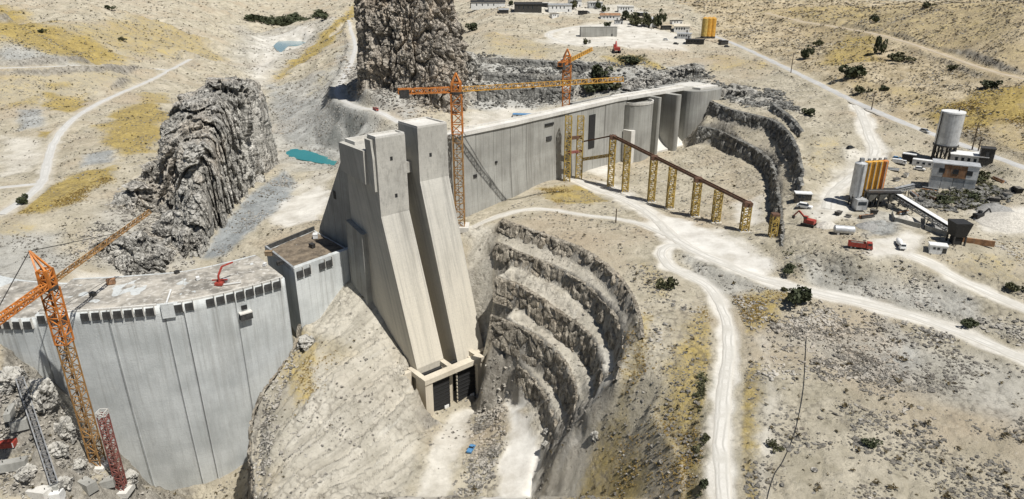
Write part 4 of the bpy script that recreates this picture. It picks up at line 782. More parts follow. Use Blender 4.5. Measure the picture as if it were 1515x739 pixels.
# ------------------------------------------------------------------ intake tower
RX, RY = 0.765, 0.644
def TW(r, f, z): return (-71.4 + RX * r + RY * f, 351.9 + RY * r - RX * f, z)
def tprism(mb, prof, r0, r1): return mb.hexa([TW(r1, f, z) for f, z in prof], [TW(r0, f, z) for f, z in prof])
def tbox(mb, r0, r1, f0, f1, z0, z1): return tprism(mb, [(f0, z0), (f1, z0), (f1, z1), (f0, z1)], r0, r1)
tower = wthing('intake_tower', 'huge twin pier concrete intake tower with sloping front legs', 'intake tower', TW(20, 10, 72))
tprism(MB(), [(28, 66), (28, 94), (0, 177), (0, 220), (-9, 220), (-9, 212), (-36, 212), (-36, 66)], 0, 18).build('pier', M['conc_tower'], tower)
tprism(MB(), [(-36.05, 66), (-36.05, 203), (-48, 198), (-88, 146), (-100, 120), (-100, 66)], 2.5, 18).build('tail_wall', M['conc_wall'], tower)  # darker concrete puts the shade of this wall into its colour
tprism(MB(), [(30.7, 66), (30.7, 89), (0, 192), (0, 222), (-20, 222), (-20, 206), (-36, 206), (-48, 198), (-88, 146), (-100, 66)], 26, 45.6).build('pier', M['conc_tower'], tower)
tprism(MB(), [(-16, 66), (-16, 192), (-8, 196), (-8, 202), (-48, 202), (-48, 198), (-90, 140), (-90, 66)], 18.05, 25.95).build('web_wall', M['conc_tower'], tower)
tprism(MB(), [(20, 66), (20, 76), (4, 86), (-15.9, 100), (-15.9, 66)], 18.05, 25.95).build('toe_fill', M['conc_tower'], tower)
tprism(MB(), [(-8.5, 211.8), (-8.5, 194), (-1.5, 191), (-1.5, 209), (-3, 219), (-9, 219)], -1.6, -0.03).build('side_ledge', M['conc_tower'], tower)
tprism(MB(), [(-36.5, 212.4), (-36.5, 196), (-8.6, 194), (-8.6, 212.4)], -3.2, -0.03).build('side_ledge', M['conc_tower'], tower)
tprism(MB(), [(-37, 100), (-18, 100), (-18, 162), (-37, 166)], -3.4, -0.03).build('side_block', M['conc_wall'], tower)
tprism(MB(), [(-2.5, 150), (-0.6, 150), (-0.6, 176), (-2.5, 176)], 2, 16).v
for r0, r1, f0, f1, z in [(0.2, 17.8, -0.9, -0.1, 220.02), (0.2, 17.8, -8.9, -8.1, 220.02), (26.2, 45.4, -0.9, -0.1, 222.02), (26.2, 45.4, -19.9, -19.1, 222.02)]: tbox(MB(), r0, r1, f0, f1, z, z + 1.1).build('parapet', M['conc_lite'], tower)
for r0, r1, f0, f1, z in [(0.2, 1.0, -8.0, -1.0, 220.02), (17.0, 17.8, -8.0, -1.0, 220.02), (26.2, 27.0, -19, -1.0, 222.02), (44.6, 45.4, -19, -1.0, 222.02)]: tbox(MB(), r0, r1, f0, f1, z, z + 1.1).build('parapet', M['conc_lite'], tower)
tbox(MB(), 1.2, 16.8, -8.0, -1.0, 220.0, 220.3).build('roof_slab', M['conc_lite'], tower); tbox(MB(), 27.2, 44.4, -19, -1.0, 222.0, 222.3).build('roof_slab', M['conc_lite'], tower)
tbox(MB(), 0.3, 17.5, -35.8, -34.8, 212.02, 214.2).build('parapet', M['conc_lite'], tower); tbox(MB(), 0.3, 1.3, -34.7, -24, 212.02, 214.2).build('parapet', M['conc_lite'], tower)
tbox(MB(), 2.2, 3.0, -62, -59, 172, 177).build('dark_gallery_slab', M['black'], tower)
for r, z in ((8, 207), (9.5, 186), (33, 205)): tbox(MB(), r, r + 1.6, -1.0, 0.06, z, z + 2.2).build('vent_opening', M['black'], tower)  # openings drawn as black boxes, inner shade in the colour
# trash rack portal at the foot
portal = wthing('intake_portal', 'cream concrete portal frame with two black screened intake openings', 'intake portal', TW(17, 38, 70))
FB, FF, ZT, ZB = 28.5, 40.0, 94.0, 63.0
tbox(MB(), -3, 38, FF - 4.2, FF + 0.6, ZT - 3.6, ZT - 0.6).build('lintel', M['conc_rack'], portal)
for r0, r1 in ((-3, 0), (15.6, 18.6), (35, 38)): tbox(MB(), r0, r1, FB - 6, FF - 4.25, ZT - 3.6, ZT - 0.8).build('tie_beam', M['conc_rack'], portal)
for r0, r1 in ((-2.6, 2.2), (33.4, 37.6)): tbox(MB(), r0, r1, FB + 2, FF, ZB, ZT - 3.62).build('column', M['conc_rack'], portal)
tbox(MB(), 15.2, 19.2, FB + 1, FF - 5, ZB, ZT - 3.62).build('column', M['conc_rack'], portal)
tprism(MB(), [(FB - 0.2, ZB), (FB + 1.8, ZB), (FB + 1.8, ZT - 3.7), (FB - 0.2, ZT - 3.7)], 2.2, 33.3).build('back_wall', M['black'], portal)  # black wall adds to the painted dark behind the screens
for r0, r1 in ((2.5, 14.8), (19.6, 33.0)):
    rk_ = tbox(MB(), r0, r1, FF - 2.6, FF - 2.0, ZB, ZT - 3.7).build('dark_rack_panel', M['black'], portal); wchild(rk_, tuple(portal['_o']))  # solid black panel paints the dark inside of the opening
    bars = MB(); z = ZB + 2
    while z < ZT - 5: bars.beam(TW(r0, FF - 1.8, z), TW(r1, FF - 1.8, z), 0.3, 0.3); z += 2.4
    bars.build('rack_bars', M['black'], rk_)
    z = ZB + 1
    while z < ZT - 5: tbox(MB(), r0 - 0.25, r0 + 0.25, FF - 2.1, FF - 1.2, z, z + 1.3).build('guide_tooth', M['conc_rack'], rk_); z += 2.4
    tbox(MB(), r1 - 4.2, r1 - 1.2, FF - 2.0, FF - 1.6, ZB + 5, ZB + 7).build('notice_board', M['white'], rk_)
tbox(MB(), 2.4, 14.7, FB, FF, ZB, ZB + 3.6).build('sill', M['conc_rack'], portal); tbox(MB(), 19.5, 33.1, FB, FF, ZB, ZB + 3.6).build('sill', M['conc_rack'], portal)
tbox(MB(), -12, -3.1, 24, 27, 84, 93).build('wing_wall', M['conc_rack'], portal); tbox(MB(), 38.1, 52, 31, 34, 82, 92.5).build('wing_wall', M['conc_rack'], portal)
# timber scaffold and sheet wall right of the portal
scf = wthing('scaffold', 'small timber scaffold beside the intake portal', 'scaffold', TW(41, 36, 72)); 
for r in (39, 42.5):
    for f in (34.5, 38.5): MB().beam(TW(r, f, 68), TW(r, f, 92), 0.5).build('post', M['wood'], scf)
for z in (74, 79, 84, 89): tbox(MB(), 38.7, 42.8, 34.4, 38.6, z, z + 0.4).build('platform', M['wood'], scf)
shw = wthing('sheet_wall', 'brown sheet panel retaining wall at the foot of the benches', 'retaining wall', TW(58, 34, 75))
for k in range(4): tbox(MB(), 46 + k * 5.2, 50.9 + k * 5.2, 33 - k * 0.5, 34.2 - k * 0.5 + 0.25 * (k % 2), 70, 88 - k * 1.2).build('panel', M['rust'] if k == 0 else M['wood'] if k == 1 else M['conc_rack'], shw)

# ------------------------------------------------------------------ dam wall on the right with spillway
wall = wthing('dam_wall', 'long straight grey concrete dam wall with pale crest road', 'dam wall', (20, 485, 140))
WL = np.array([(-46, 412.5), (-40, 419), (1.1, 460), (40, 503.5), (69.6, 537), (84, 553), (93.5, 561.5)]); WP = resample(np.c_[WL, WL[:, 0] * 0], 1.0)[:, :2]
wd = np.gradient(WP, axis=0); wd /= np.linalg.norm(wd, axis=1)[:, None]; wn_ = np.stack([wd[:, 1], -wd[:, 0]], 1); CZ = 206.0
joints = list(range(0, len(WP) - 8, 16)) + [len(WP) - 1]
for a0, a1 in zip(joints[:-1], joints[1:]):
    p, q = WP[a0] + wd[a0] * 0.12, WP[a1] - wd[a1] * 0.12; n0, n1 = wn_[a0], wn_[a1]; pr = RNG.uniform(-0.15, 0.2)
    lo = [(*(p + n0 * (pr + 3)), 120), (*(q + n1 * (pr + 3)), 120), (*(q - n1 * 40), 120), (*(p - n0 * 40), 120)]; mid_ = [(*(p + n0 * pr), 180), (*(q + n1 * pr), 180), (*(q - n1 * 14), 180), (*(p - n0 * 14), 180)]
    hi = [(*(p + n0 * pr), CZ - 1.2), (*(q + n1 * pr), CZ - 1.2), (*(q - n1 * 9), CZ - 1.2), (*(p - n0 * 9), CZ - 1.2)]
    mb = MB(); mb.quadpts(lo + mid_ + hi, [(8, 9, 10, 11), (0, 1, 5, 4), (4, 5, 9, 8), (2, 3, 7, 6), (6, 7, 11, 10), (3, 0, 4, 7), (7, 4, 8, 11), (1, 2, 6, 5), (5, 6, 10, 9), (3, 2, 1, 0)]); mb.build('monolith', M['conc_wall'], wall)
def ribbon(mb, P, N, f0, f1, z0, z1, s=0, e=None):
    e = len(P) if e is None else e
    for i in range(s, e - 1):
        j = i + 1; A = [P[i] + N[i] * f1, P[j] + N[j] * f1, P[j] + N[j] * f0, P[i] + N[i] * f0]
        mb.quadpts([(*x, z0) for x in A] + [(*x, z1) for x in A], [(0, 1, 5, 4), (2, 3, 7, 6), (4, 5, 6, 7), (3, 2, 1, 0)] + ([(3, 0, 4, 7)] if i == s else []) + ([(1, 2, 6, 5)] if j == e - 1 else []))
    return mb
ribbon(MB(), WP, wn_, -10, 0.9, CZ - 1.15, CZ + 0.1, 6).build('crest_slab', M['conc_lite'], wall)
ribbon(MB(), WP, wn_, 0.1, 0.8, CZ + 0.12, CZ + 1.3, 6).build('parapet', M['conc_lite'], wall); ribbon(MB(), WP, wn_, -9.8, -9.1, CZ + 0.12, CZ + 1.3, 6).build('parapet', M['conc_lite'], wall)
def on_wall(px, py):                                    # point of the upstream face seen at a picture position
    best = None
    for i in range(len(WP)):
        x, y = WP[i]; r = ray(px, py); e = abs(x / y - r[0] / r[1])
        if best is None or e < best[0]: best = (e, i)
    i = best[1]; r = ray(px, py); return i, CAMZ + r[2] * WP[i][1] / r[1]
def slot(px0, px1, py0, py1, name, mat, dep=0.35):
    i0, zt = on_wall(px0, py0); i1, _ = on_wall(px1, py0); _, zb = on_wall((px0 + px1) / 2, py1); i1 = max(i1, i0 + 1); mb = MB()
    mb.hexa([(*(WP[i0] + wn_[i0] * dep), zb), (*(WP[i1] + wn_[i1] * dep), zb), (*(WP[i1] - wn_[i1] * 0.5), zb), (*(WP[i0] - wn_[i0] * 0.5), zb)], [(*(WP[i0] + wn_[i0] * dep), zt), (*(WP[i1] + wn_[i1] * dep), zt), (*(WP[i1] - wn_[i1] * 0.5), zt), (*(WP[i0] - wn_[i0] * 0.5), zt)])
    return mb.build(name, M[mat], wall)
slot(871, 880, 171, 219, 'gate_slot', 'black', 0.75); slot(806, 818, 184, 186, 'ledge', 'black', 0.6); slot(808, 816, 203, 208, 'niche', 'form', 0.6); slot(732, 736, 239, 242, 'vent_opening', 'black', 0.6); slot(700, 704, 259, 263, 'vent_opening', 'black', 0.9)  # black blocks on the face colour in the shade of openings
spill = wthing('spillway', 'gated spillway with rounded pale piers and dark bays', 'spillway', (130, 592, 150))
SO, SD = np.array((84.0, 553.5)), np.array((0.757, 0.653)); SN = np.array((0.653, -0.757))
def SW(s, f): return SO + SD * s + SN * f
def round_pier(s0, s1, nose, back, z0, z1, name='pier', mat='conc_wall', n=10, r=None):
    w = (s1 - s0) / 2; c_ = (s0 + s1) / 2; poly = [tuple(SW(s0, -back))]
    for k in range(n + 1):
        a_ = math.pi * (1 - k / n); poly.append(tuple(SW(c_ + w * math.cos(a_), nose - w * (r or 1.0) + w * (r or 1.0) * math.sin(a_))))
    poly.append(tuple(SW(s1, -back))); return MB().prism(poly[::-1], z0, z1).build(name, M[mat], spill)
round_pier(10.5, 40, 13, 12, 130, 201, r=0.8); 
rim = MB(); c_, w = 25.2, 14.2
for k in range(14):
    a0_, a1_ = math.pi * (1 - k / 14), math.pi * (1 - (k + 1) / 14); rim.beam((*SW(c_ + w * math.cos(a0_), 1.6 + w * 0.78 * math.sin(a0_)), 202), (*SW(c_ + w * math.cos(a1_), 1.6 + w * 0.78 * math.sin(a1_)), 202), 1.1, 2.0)
rim.build('pier_rim', M['conc_lite'], spill)
round_pier(40.3, 43.8, 12, 30, 130, CZ - 1.3); round_pier(62, 68, 15, 30, 130, CZ - 1.3)
poly = [tuple(SW(87, -30)), tuple(SW(87, 4))] + [tuple(SW(87 + 20 - 20 * math.cos(a_), 4 + 14 * math.sin(a_))) for a_ in np.linspace(0.15, math.pi / 2, 8)] + [tuple(SW(118, 18)), tuple(SW(128, 14)), tuple(SW(128, -30))]
MB().prism(poly[::-1], 130, CZ - 1.3).build('abutment', M['conc_wall'], spill)
for s0, s1 in ((43.9, 61.9), (68.1, 86.9)):
    prof = [(9, 130), (9, 158)] + [(9 - 13 * math.sin(a_), 158 + 16 * (1 - math.cos(a_)) ** 0.7) for a_ in np.linspace(0.2, 1.4, 7)] + [(-14, 165), (-14, 130)]
    MB().hexa([(*SW(s1, f), z) for f, z in prof], [(*SW(s0, f), z) for f, z in prof]).build('ogee_weir', M['conc_lite'], spill)
    MB().hexa([(*SW(s0, -20.5), 150), (*SW(s1, -20.5), 150), (*SW(s1, -21.5), 150), (*SW(s0, -21.5), 150)], [(*SW(s0, -20.5), CZ - 1.4), (*SW(s1, -20.5), CZ - 1.4), (*SW(s1, -21.5), CZ - 1.4), (*SW(s0, -21.5), CZ - 1.4)]).build('gate', M['dark_steel'], spill)
def sbox(s0, s1, f0, f1, z0, z1, name, mat): return MB().hexa([(*SW(s0, f1), z0), (*SW(s1, f1), z0), (*SW(s1, f0), z0), (*SW(s0, f0), z0)], [(*SW(s0, f1), z1), (*SW(s1, f1), z1), (*SW(s1, f0), z1), (*SW(s0, f0), z1)]).build(name, M[mat], spill)
sbox(12, 128, -18, 1.5, CZ - 1.25, CZ + 0.1, 'bridge_deck', 'conc_lite'); sbox(12, 128, 0.7, 1.4, CZ + 0.12, CZ + 1.3, 'parapet', 'conc_lite'); sbox(12, 100, -9.9, -9.2, CZ + 0.12, CZ + 1.3, 'parapet', 'conc_lite'); sbox(100, 127, -20, 10, CZ - 1.2, CZ + 0.4, 'abutment_slab', 'conc_lite'); sbox(9, 14, 1.2, 10, 140, 181, 'training_block', 'conc_lite')
wb = wthing('upstream_guard_wall', 'dark low concrete wall behind the crest road', 'wall', (80, 575, 190)); 
MB().hexa([(48, 545, 178), (84, 582, 178), (82, 584, 178), (46, 547, 178)], [(48, 545, 205), (84, 582, 205), (82, 584, 205), (46, 547, 205)]).build('slab', M['conc_wall'], wb)

# ------------------------------------------------------------------ trestle across the channel
tr = wthing('trestle', 'long trestle of yellow lattice columns under a brown girder', 'trestle', tuple(PH(1000, 320, 142)))
A0 = Vector(PY(907, 203, 478)); A1 = Vector(PY(1108, 303, 372))
cols = [(907, 1), (929, 0), (968, 1), (996, 0), (1033, 1), (1064, 0), (1106, 1)]
def on_line(px):
    lo, hi = 0.0, 1.0
    for _ in range(40):
        m_ = (lo + hi) / 2; p = A0.lerp(A1, m_); d = p.y * CP - (p.z - CAMZ) * SP
        if 757.5 + FPX * p.x / d < px: lo = m_
        else: hi = m_
    return A0.lerp(A1, lo)
for px, head in cols:
    p = on_line(px); g0 = gz(p.x, p.y); q = p
    g0 = gz(q.x, q.y); top = q.z - (1.4 if head else 0.7)
    MB().lattice((q.x, q.y, g0 - 0.5), (q.x, q.y, top), 4.0, 3.0, 0.6, 0.42).build('column', M['yellow_steel'], tr)
    MB().box(q.x - 3, q.x + 3, q.y - 3, q.y + 3, g0 - 1.5, g0 + 0.6).build('footing', M['conc_lite'], tr)
    if head: MB().box(q.x - 2.3, q.x + 2.3, q.y - 2.3, q.y + 2.3, top, top + 2.6).build('head_frame', M['brown_steel'], tr)
dv = (A1 - A0).normalized(); sv = Vector((dv.y, -dv.x, 0)).normalized()
for s_ in (-1.1, 1.1): MB().beam(A0 - dv * 2 + sv * s_ + Vector((0, 0, 0.6)), A1 + dv * 2 + sv * s_ + Vector((0, 0, 0.6)), 0.45, 1.5).build('girder', M['brown_steel'], tr)
cb = MB(); L_ = (A1 - A0).length
for k in range(int(L_ / 5)):
    p = A0 + dv * (k * 5 + 1) + Vector((0, 0, 0.7)); cb.beam(p - sv * 0.9, p + sv * 0.9, 0.35)
cb.build('cross_beams', M['brown_steel'], tr)
tr2 = wthing('lattice_towers', 'pair of tall yellow lattice towers against the dam wall', 'lattice tower', tuple(PY(851, 262, 494)))
for px, yb in ((841.5, 265), (859.5, 261)):
    p = PY(px, 172, 492 if px < 850 else 500); g0 = gz(p[0], p[1]); MB().lattice((p[0], p[1], g0 - 1), (p[0], p[1], p[2]), 4.4, 3.4, 0.55, 0.36).build('tower', M['yellow_steel'], tr2)
pa, pb = Vector(PY(841, 205, 492)), Vector(PY(860, 203, 500)); MB().beam(pa, pb, 1.4, 2.4).build('tie_beam', M['brown_steel'], tr2); pc, pd = Vector(PY(841, 226, 492)), Vector(PY(860, 224, 500)); MB().beam(pc, pd, 1.2, 2.0).build('tie_beam', M['red_mast'], tr2)
MB().beam(Vector(PY(862, 210, 500)), A0 - dv * 1.5 + Vector((0, 0, 0.4)), 0.9, 1.0).build('link_girder', M['brown_steel'], tr2)
MB().lattice(Vector(PY(862, 236, 500)), A0 + Vector((0, 0, -13)), 1.8, 2.4, 0.5, 0.35).build('link_truss', M['yellow_steel'], tr2)
tr3 = wthing('lattice_column', 'single yellow lattice column shaded by the channel wall', 'lattice column', tuple(PH(1142, 352, 138.5)))
p = PH(1142, 354, 138.5); MB().lattice((p[0], p[1], gz(p[0], p[1]) - 1), (p[0], p[1], p[2] + 14), 3.5, 3.0, 0.5, 0.32).build('column', M['yellow_steel'], tr3); MB().box(p[0] - 2, p[0] + 2, p[1] - 2, p[1] + 2, p[2] + 14, p[2] + 15.2).build('head_frame', M['brown_steel'], tr3)

# ------------------------------------------------------------------ tower cranes
def tower_crane(label, base, zs, jib_az, jib_len, cj_len, w, mats, apex=14.0, jib_tip_dz=0.0, group='tower cranes', apex_lean=(0, 0), bay=None):
    x, y, z = base; t = wthing('tower_crane', label, 'crane', base, group); bay = bay or w * 1.0; J = Vector((math.cos(jib_az), math.sin(jib_az), 0)); S_ = Vector((-J.y, J.x, 0)); T = Vector((x, y, zs))
    MB().box(x - w, x + w, y - w, y + w, z - 2, z + 1.2).build('footing', M['conc_lite'], t)
    split = z + (zs - z) * 0.72
    MB().lattice((x, y, z), (x, y, split), w, bay, w * 0.11, w * 0.07).build('mast', M[mats[0]], t)
    MB().lattice((x, y, split), (x, y, zs), w * 1.12, bay, w * 0.13, w * 0.085).build('upper_mast', M[mats[1]], t)
    MB().cyl((x, y, zs), (x, y, zs + 1.4), w * 0.75, None, 16).build('slewing_ring', M['dark_steel'], t)
    MB().lattice(T + Vector((0, 0, 1.4)), T + Vector((0, 0, apex * 0.55)), w * 0.9, w * 0.8, w * 0.2, w * 0.13).build('cat_head', M[mats[1]], t)
    A = T + Vector((apex_lean[0], apex_lean[1], apex)); hd = MB()
    for sx, sy in ((-1, -1), (1, -1), (1, 1), (-1, 1)): hd.beam(T + Vector((sx * w * 0.45, sy * w * 0.45, apex * 0.5)), A, w * 0.16)
    hd.build('apex_frame', M[mats[1]], t)
    j0 = T + J * w * 0.6 + Vector((0, 0, 2.6)); j1 = T + J * jib_len + Vector((0, 0, 2.6 + jib_tip_dz))
    MB().lattice(j0, j1, w * 0.42, w * 0.6, w * 0.075, w * 0.045, w * 0.45, True).build('jib', M[mats[2]], t)
    c0 = T - J * w * 0.6 + Vector((0, 0, 2.4)); c1 = T - J * cj_len + Vector((0, 0, 2.4))
    MB().lattice(c0, c1, w * 0.6, w * 0.7, w * 0.10, w * 0.07, w * 0.5).build('counter_jib', M[mats[1]], t)
    cw = MB(); q = T - J * (cj_len - w * 0.6); cw.hexa([tuple(q + S_ * a_ + J * b_ + Vector((0, 0, -1.5))) for a_, b_ in ((-w * .4, -w * .5), (w * .4, -w * .5), (w * .4, w * .5), (-w * .4, w * .5))], [tuple(q + S_ * a_ + J * b_ + Vector((0, 0, 3.2))) for a_, b_ in ((-w * .4, -w * .5), (w * .4, -w * .5), (w * .4, w * .5), (-w * .4, w * .5))]); cw.build('counterweight', M['dark_steel'], t)
    tie = MB(); tie.beam(A, T + J * jib_len * 0.62 + Vector((0, 0, 3.2 + 0.62 * jib_tip_dz)), w * 0.06); tie.beam(A, T - J * cj_len * 0.85 + Vector((0, 0, 3.2)), w * 0.06); tie.build('tie_rods', M['dark_steel'], t)
    cp = T + J * w * 0.5 + S_ * w * 0.75 + Vector((0, 0, 1.2)); k = w * 0.32
    cab = MB().box(cp.x - k, cp.x + k, cp.y - k, cp.y + k, cp.z - 0.5, cp.z + w * 0.5).build('cab', M['white'], t); wchild(cab, base)
    MB().box(cp.x - k * 1.02, cp.x + k * 1.02, cp.y - k * 1.02, cp.y + k * 1.02, cp.z + w * 0.12, cp.z + w * 0.4).build('window', M['glass'], cab)
    tr_ = T + J * jib_len * 0.45 + Vector((0, 0, 2.2 + 0.45 * jib_tip_dz - w * 0.35)); MB().box(tr_.x - 1, tr_.x + 1, tr_.y - 1, tr_.y + 1, tr_.z - 0.5, tr_.z + 0.5).build('trolley', M['dark_steel'], t)
    return t
b1 = PY(147, 690, 275); tower_crane('orange tower crane standing in front of the arch dam', (b1[0], b1[1], gz(b1[0], b1[1])), PY(74, 428, 275)[2], math.radians(92.5), 100, 46, 4.7, ('dull_amber', 'orange', 'dull_amber'), 17, 0, apex_lean=(-6.5, 3))
b2 = PY(681, 334, 411); tower_crane('tall orange tower crane between the intake tower and the dam wall', (b2[0], b2[1], gz(b2[0], b2[1])), PY(674, 139, 411)[2], math.radians(11.5), 104, 34, 5.6, ('dull_amber', 'orange', 'amber'), 12, 3.0)
b3 = PY(837, 160, 556); tower_crane('orange tower crane rising from behind the crest of the dam wall', (b3[0], b3[1], gz(b3[0], b3[1])), PY(834, 96, 556)[2], math.radians(70), 82, 20, 5.6, ('orange', 'orange', 'amber'), 12, 2.0)
b4 = PY(172, 690, 268); rm = wthing('crane_mast', 'short red lattice crane mast stump in front of the dam face', 'crane mast', (b4[0], b4[1], gz(b4[0], b4[1])))
zt_ = PY(152, 614, 268)[2]; MB().lattice((b4[0], b4[1], rm['_o'][2]), (b4[0], b4[1], zt_), 3.4, 2.8, 0.45, 0.3).build('mast', M['red_mast'], rm)
MB().lattice((b4[0], b4[1], zt_), (b4[0], b4[1], zt_ + 2.0), 3.7, 1.6, 0.4, 0.3).build('collar', M['conc_lite'], rm); MB().box(b4[0] - 4, b4[0] + 4, b4[1] - 4, b4[1] + 4, rm['_o'][2] - 2, rm['_o'][2] + 1).build('footing', M['conc_lite'], rm)
# red concrete placing boom on the deck
p0 = PH(325, 421, CAMZ - DZ - 0.6); pbm = wthing('placing_boom', 'red concrete placing boom bent over the dam deck', 'boom', tuple(p0)); P_ = Vector(p0)
MB().box(P_.x - 2, P_.x + 2, P_.y - 2, P_.y + 2, P_.z, P_.z + 1.4).build('base', M['red'], pbm); MB().cyl(P_, P_ + Vector((0, 0, 5)), 0.7, 0.55, 10).build('mast', M['red'], pbm)
MB().beam(P_ + Vector((0, 0, 5)), P_ + Vector((1.2, 3.5, 9)), 0.8).build('arm', M['red'], pbm); MB().beam(P_ + Vector((1.2, 3.5, 9)), P_ + Vector((5.5, 8, 9.6)), 0.7).build('arm', M['red'], pbm); MB().beam(P_ + Vector((-4, 0.5, 2.2)), P_ + Vector((4, 1.5, 2.2)), 0.6).build('outrigger', M['red'], pbm); MB().beam(P_ + Vector((2.5, -1, 0.4)), P_ + Vector((11, 2, 0.4)), 0.5).build('delivery_hose', M['white'], pbm)
# ------------------------------------------------------------------ placing helpers for things on the ground
def at(px, py, dmin=0.0):
    p = hit(px, py, dmin, HF); return Vector((p.x, p.y, gz(p.x, p.y)))
def upx(p): return (p.y * CP - (p.z - CAMZ) * SP) / FPX           # world units per picture pixel at p
def az(px0, py0, px1, py1):
    a, b_ = at(px0, py0), at(px1, py1); return math.atan2(b_.y - a.y, b_.x - a.x)

def wheel_set(t, xs, w, r):
    for x in xs:
        for s in (-1, 1):
            wh = MB().cyl((x, s * w / 2 - 0.28 * r * s, r), (x, s * w / 2 + 0.28 * r * s, r), r, None, 12).build('wheel', M['tyre'], t)
            MB().cyl((x, s * (w / 2 + 0.29 * r), r), (x, s * (w / 2 + 0.33 * r), r), r * 0.5, None, 8).build('rim', M['grey_metal'], wh)
def truck(label, p, rz, L, body, cabm, kind='dump', group='trucks and cars around the batching plant'):
    t = thing('truck', label, 'truck', p, rz, group); W = L * 0.29; r = L * 0.062
    MB().box(-L / 2, L / 2, -W * 0.3, W * 0.3, r * 0.9, r * 1.5).build('chassis', M['dark_steel'], t); wheel_set(t, (L * 0.36, -L * 0.2, -L * 0.36), W * 0.86, r)
    x0, x1, z0, z1 = L * 0.24, L * 0.5, r * 1.2, L * 0.34
    cab = MB().hexa([(x0, -W / 2, z0), (x1, -W / 2, z0), (x1, W / 2, z0), (x0, W / 2, z0)], [(x0, -W * 0.47, z1), (x1 - L * 0.05, -W * 0.47, z1), (x1 - L * 0.05, W * 0.47, z1), (x0, W * 0.47, z1)]).build('cab', M[cabm], t)
    zm = z0 + (z1 - z0) * 0.55; zq = z1 - (z1 - z0) * 0.1; kx = lambda z: x1 - L * 0.05 * (z - z0) / (z1 - z0)
    MB().quadpts([(kx(zm) + 0.03, -W * 0.42, zm), (kx(zm) + 0.03, W * 0.42, zm), (kx(zq) + 0.03, W * 0.4, zq), (kx(zq) + 0.03, -W * 0.4, zq)], [(0, 1, 2, 3)]).build('windscreen', M['glass'], cab)
    for s in (-1, 1):
        MB().box(x0 + L * 0.05, x1 - L * 0.07, s * W * 0.487 - 0.03, s * W * 0.487 + 0.03, zm, zq).build('side_window', M['glass'], cab); MB().box(x1 - 0.02, x1 + 0.06, s * W * 0.33 - 0.25, s * W * 0.33 + 0.25, z0 + 0.3, z0 + 0.7).build('headlight', M['white'], cab)
    bx0, bx1, bz0, bz1 = -L * 0.5, L * 0.21, r * 1.6, L * 0.29
    if kind == 'dump':
        mb = MB(); th = L * 0.012; mb.box(bx0, bx1, -W / 2, W / 2, bz0, bz0 + th); mb.box(bx0, bx1, -W / 2, -W / 2 + th, bz0 + th, bz1); mb.box(bx0, bx1, W / 2 - th, W / 2, bz0 + th, bz1); mb.box(bx1 - th, bx1, -W / 2 + th, W / 2 - th, bz0 + th, bz1 + L * 0.03); mb.box(bx0, bx0 + th, -W / 2 + th, W / 2 - th, bz0 + th, bz1)
        mb.build('dump_body', M[body], t); MB().hexa([(bx0 + th, -W / 2 + th, bz0 + th), (bx1 - th, -W / 2 + th, bz0 + th), (bx1 - th, W / 2 - th, bz0 + th), (bx0 + th, W / 2 - th, bz0 + th)], [(bx0 + L * .12, -W * .22, bz1 - .1), (bx1 - L * .12, -W * .22, bz1), (bx1 - L * .12, W * .22, bz1), (bx0 + L * .12, W * .22, bz1 - .1)]).build('load', M['stone'], t)
    elif kind == 'mixer':
        MB().cyl((bx0 + L * .02, 0, bz0 + L * 0.2), (bx0 + L * .3, 0, bz0 + L * .15), L * 0.08, L * 0.16, 14).build('drum', M[body], t); MB().cyl((bx0 + L * .3, 0, bz0 + L * 0.15), (bx1, 0, bz0 + L * .1), L * 0.16, L * 0.1, 14).build('drum', M[body], t)
    else: MB().box(bx0, bx1, -W / 2, W / 2, bz0, L * 0.38).build('box_body', M[body], t)
    return t
def car(label, p, rz, L, mat, pickup=False, group='trucks and cars around the batching plant'):
    t = thing('car', label, 'car', p, rz, group); W = L * 0.41; r = L * 0.075
    prof = [(-L / 2, r * .8), (L / 2, r * .8), (L / 2, r * 2.2), (L * .46, r * 2.6), (L * .2, r * 2.9), (-L * .48, r * 2.9), (-L / 2, r * 2.4)]
    MB().hexa([(x, W / 2, z) for x, z in prof], [(x, -W / 2, z) for x, z in prof]).build('body', M[mat], t)
    a, b_ = (-L * .42, L * .2) if not pickup else (-L * .08, L * .2); z0, z1 = r * 2.9, r * 4.6
    cab = MB().hexa([(a, -W * .47, z0 - 0.02), (b_ + L * .06, -W * .47, z0 - 0.02), (b_ + L * .06, W * .47, z0 - 0.02), (a, W * .47, z0 - 0.02)], [(a + L * .08, -W * .4, z1), (b_ - L * .08, -W * .4, z1), (b_ - L * .08, W * .4, z1), (a + L * .08, W * .4, z1)]).build('cabin_glass', M['glass'], t)
    MB().box(a + L * .07, b_ - L * .07, -W * .41, W * .41, z1 - 0.02, z1 + r * .22).build('roof', M[mat], t); wheel_set(t, (L * .31, -L * .31), W * .9, r)
    for s in (-1, 1): MB().box(L / 2 - .05, L / 2 + .04, s * W * .36 - .2, s * W * .36 + .2, r * 1.7, r * 2.1).build('headlight', M['white'], t)
    return t
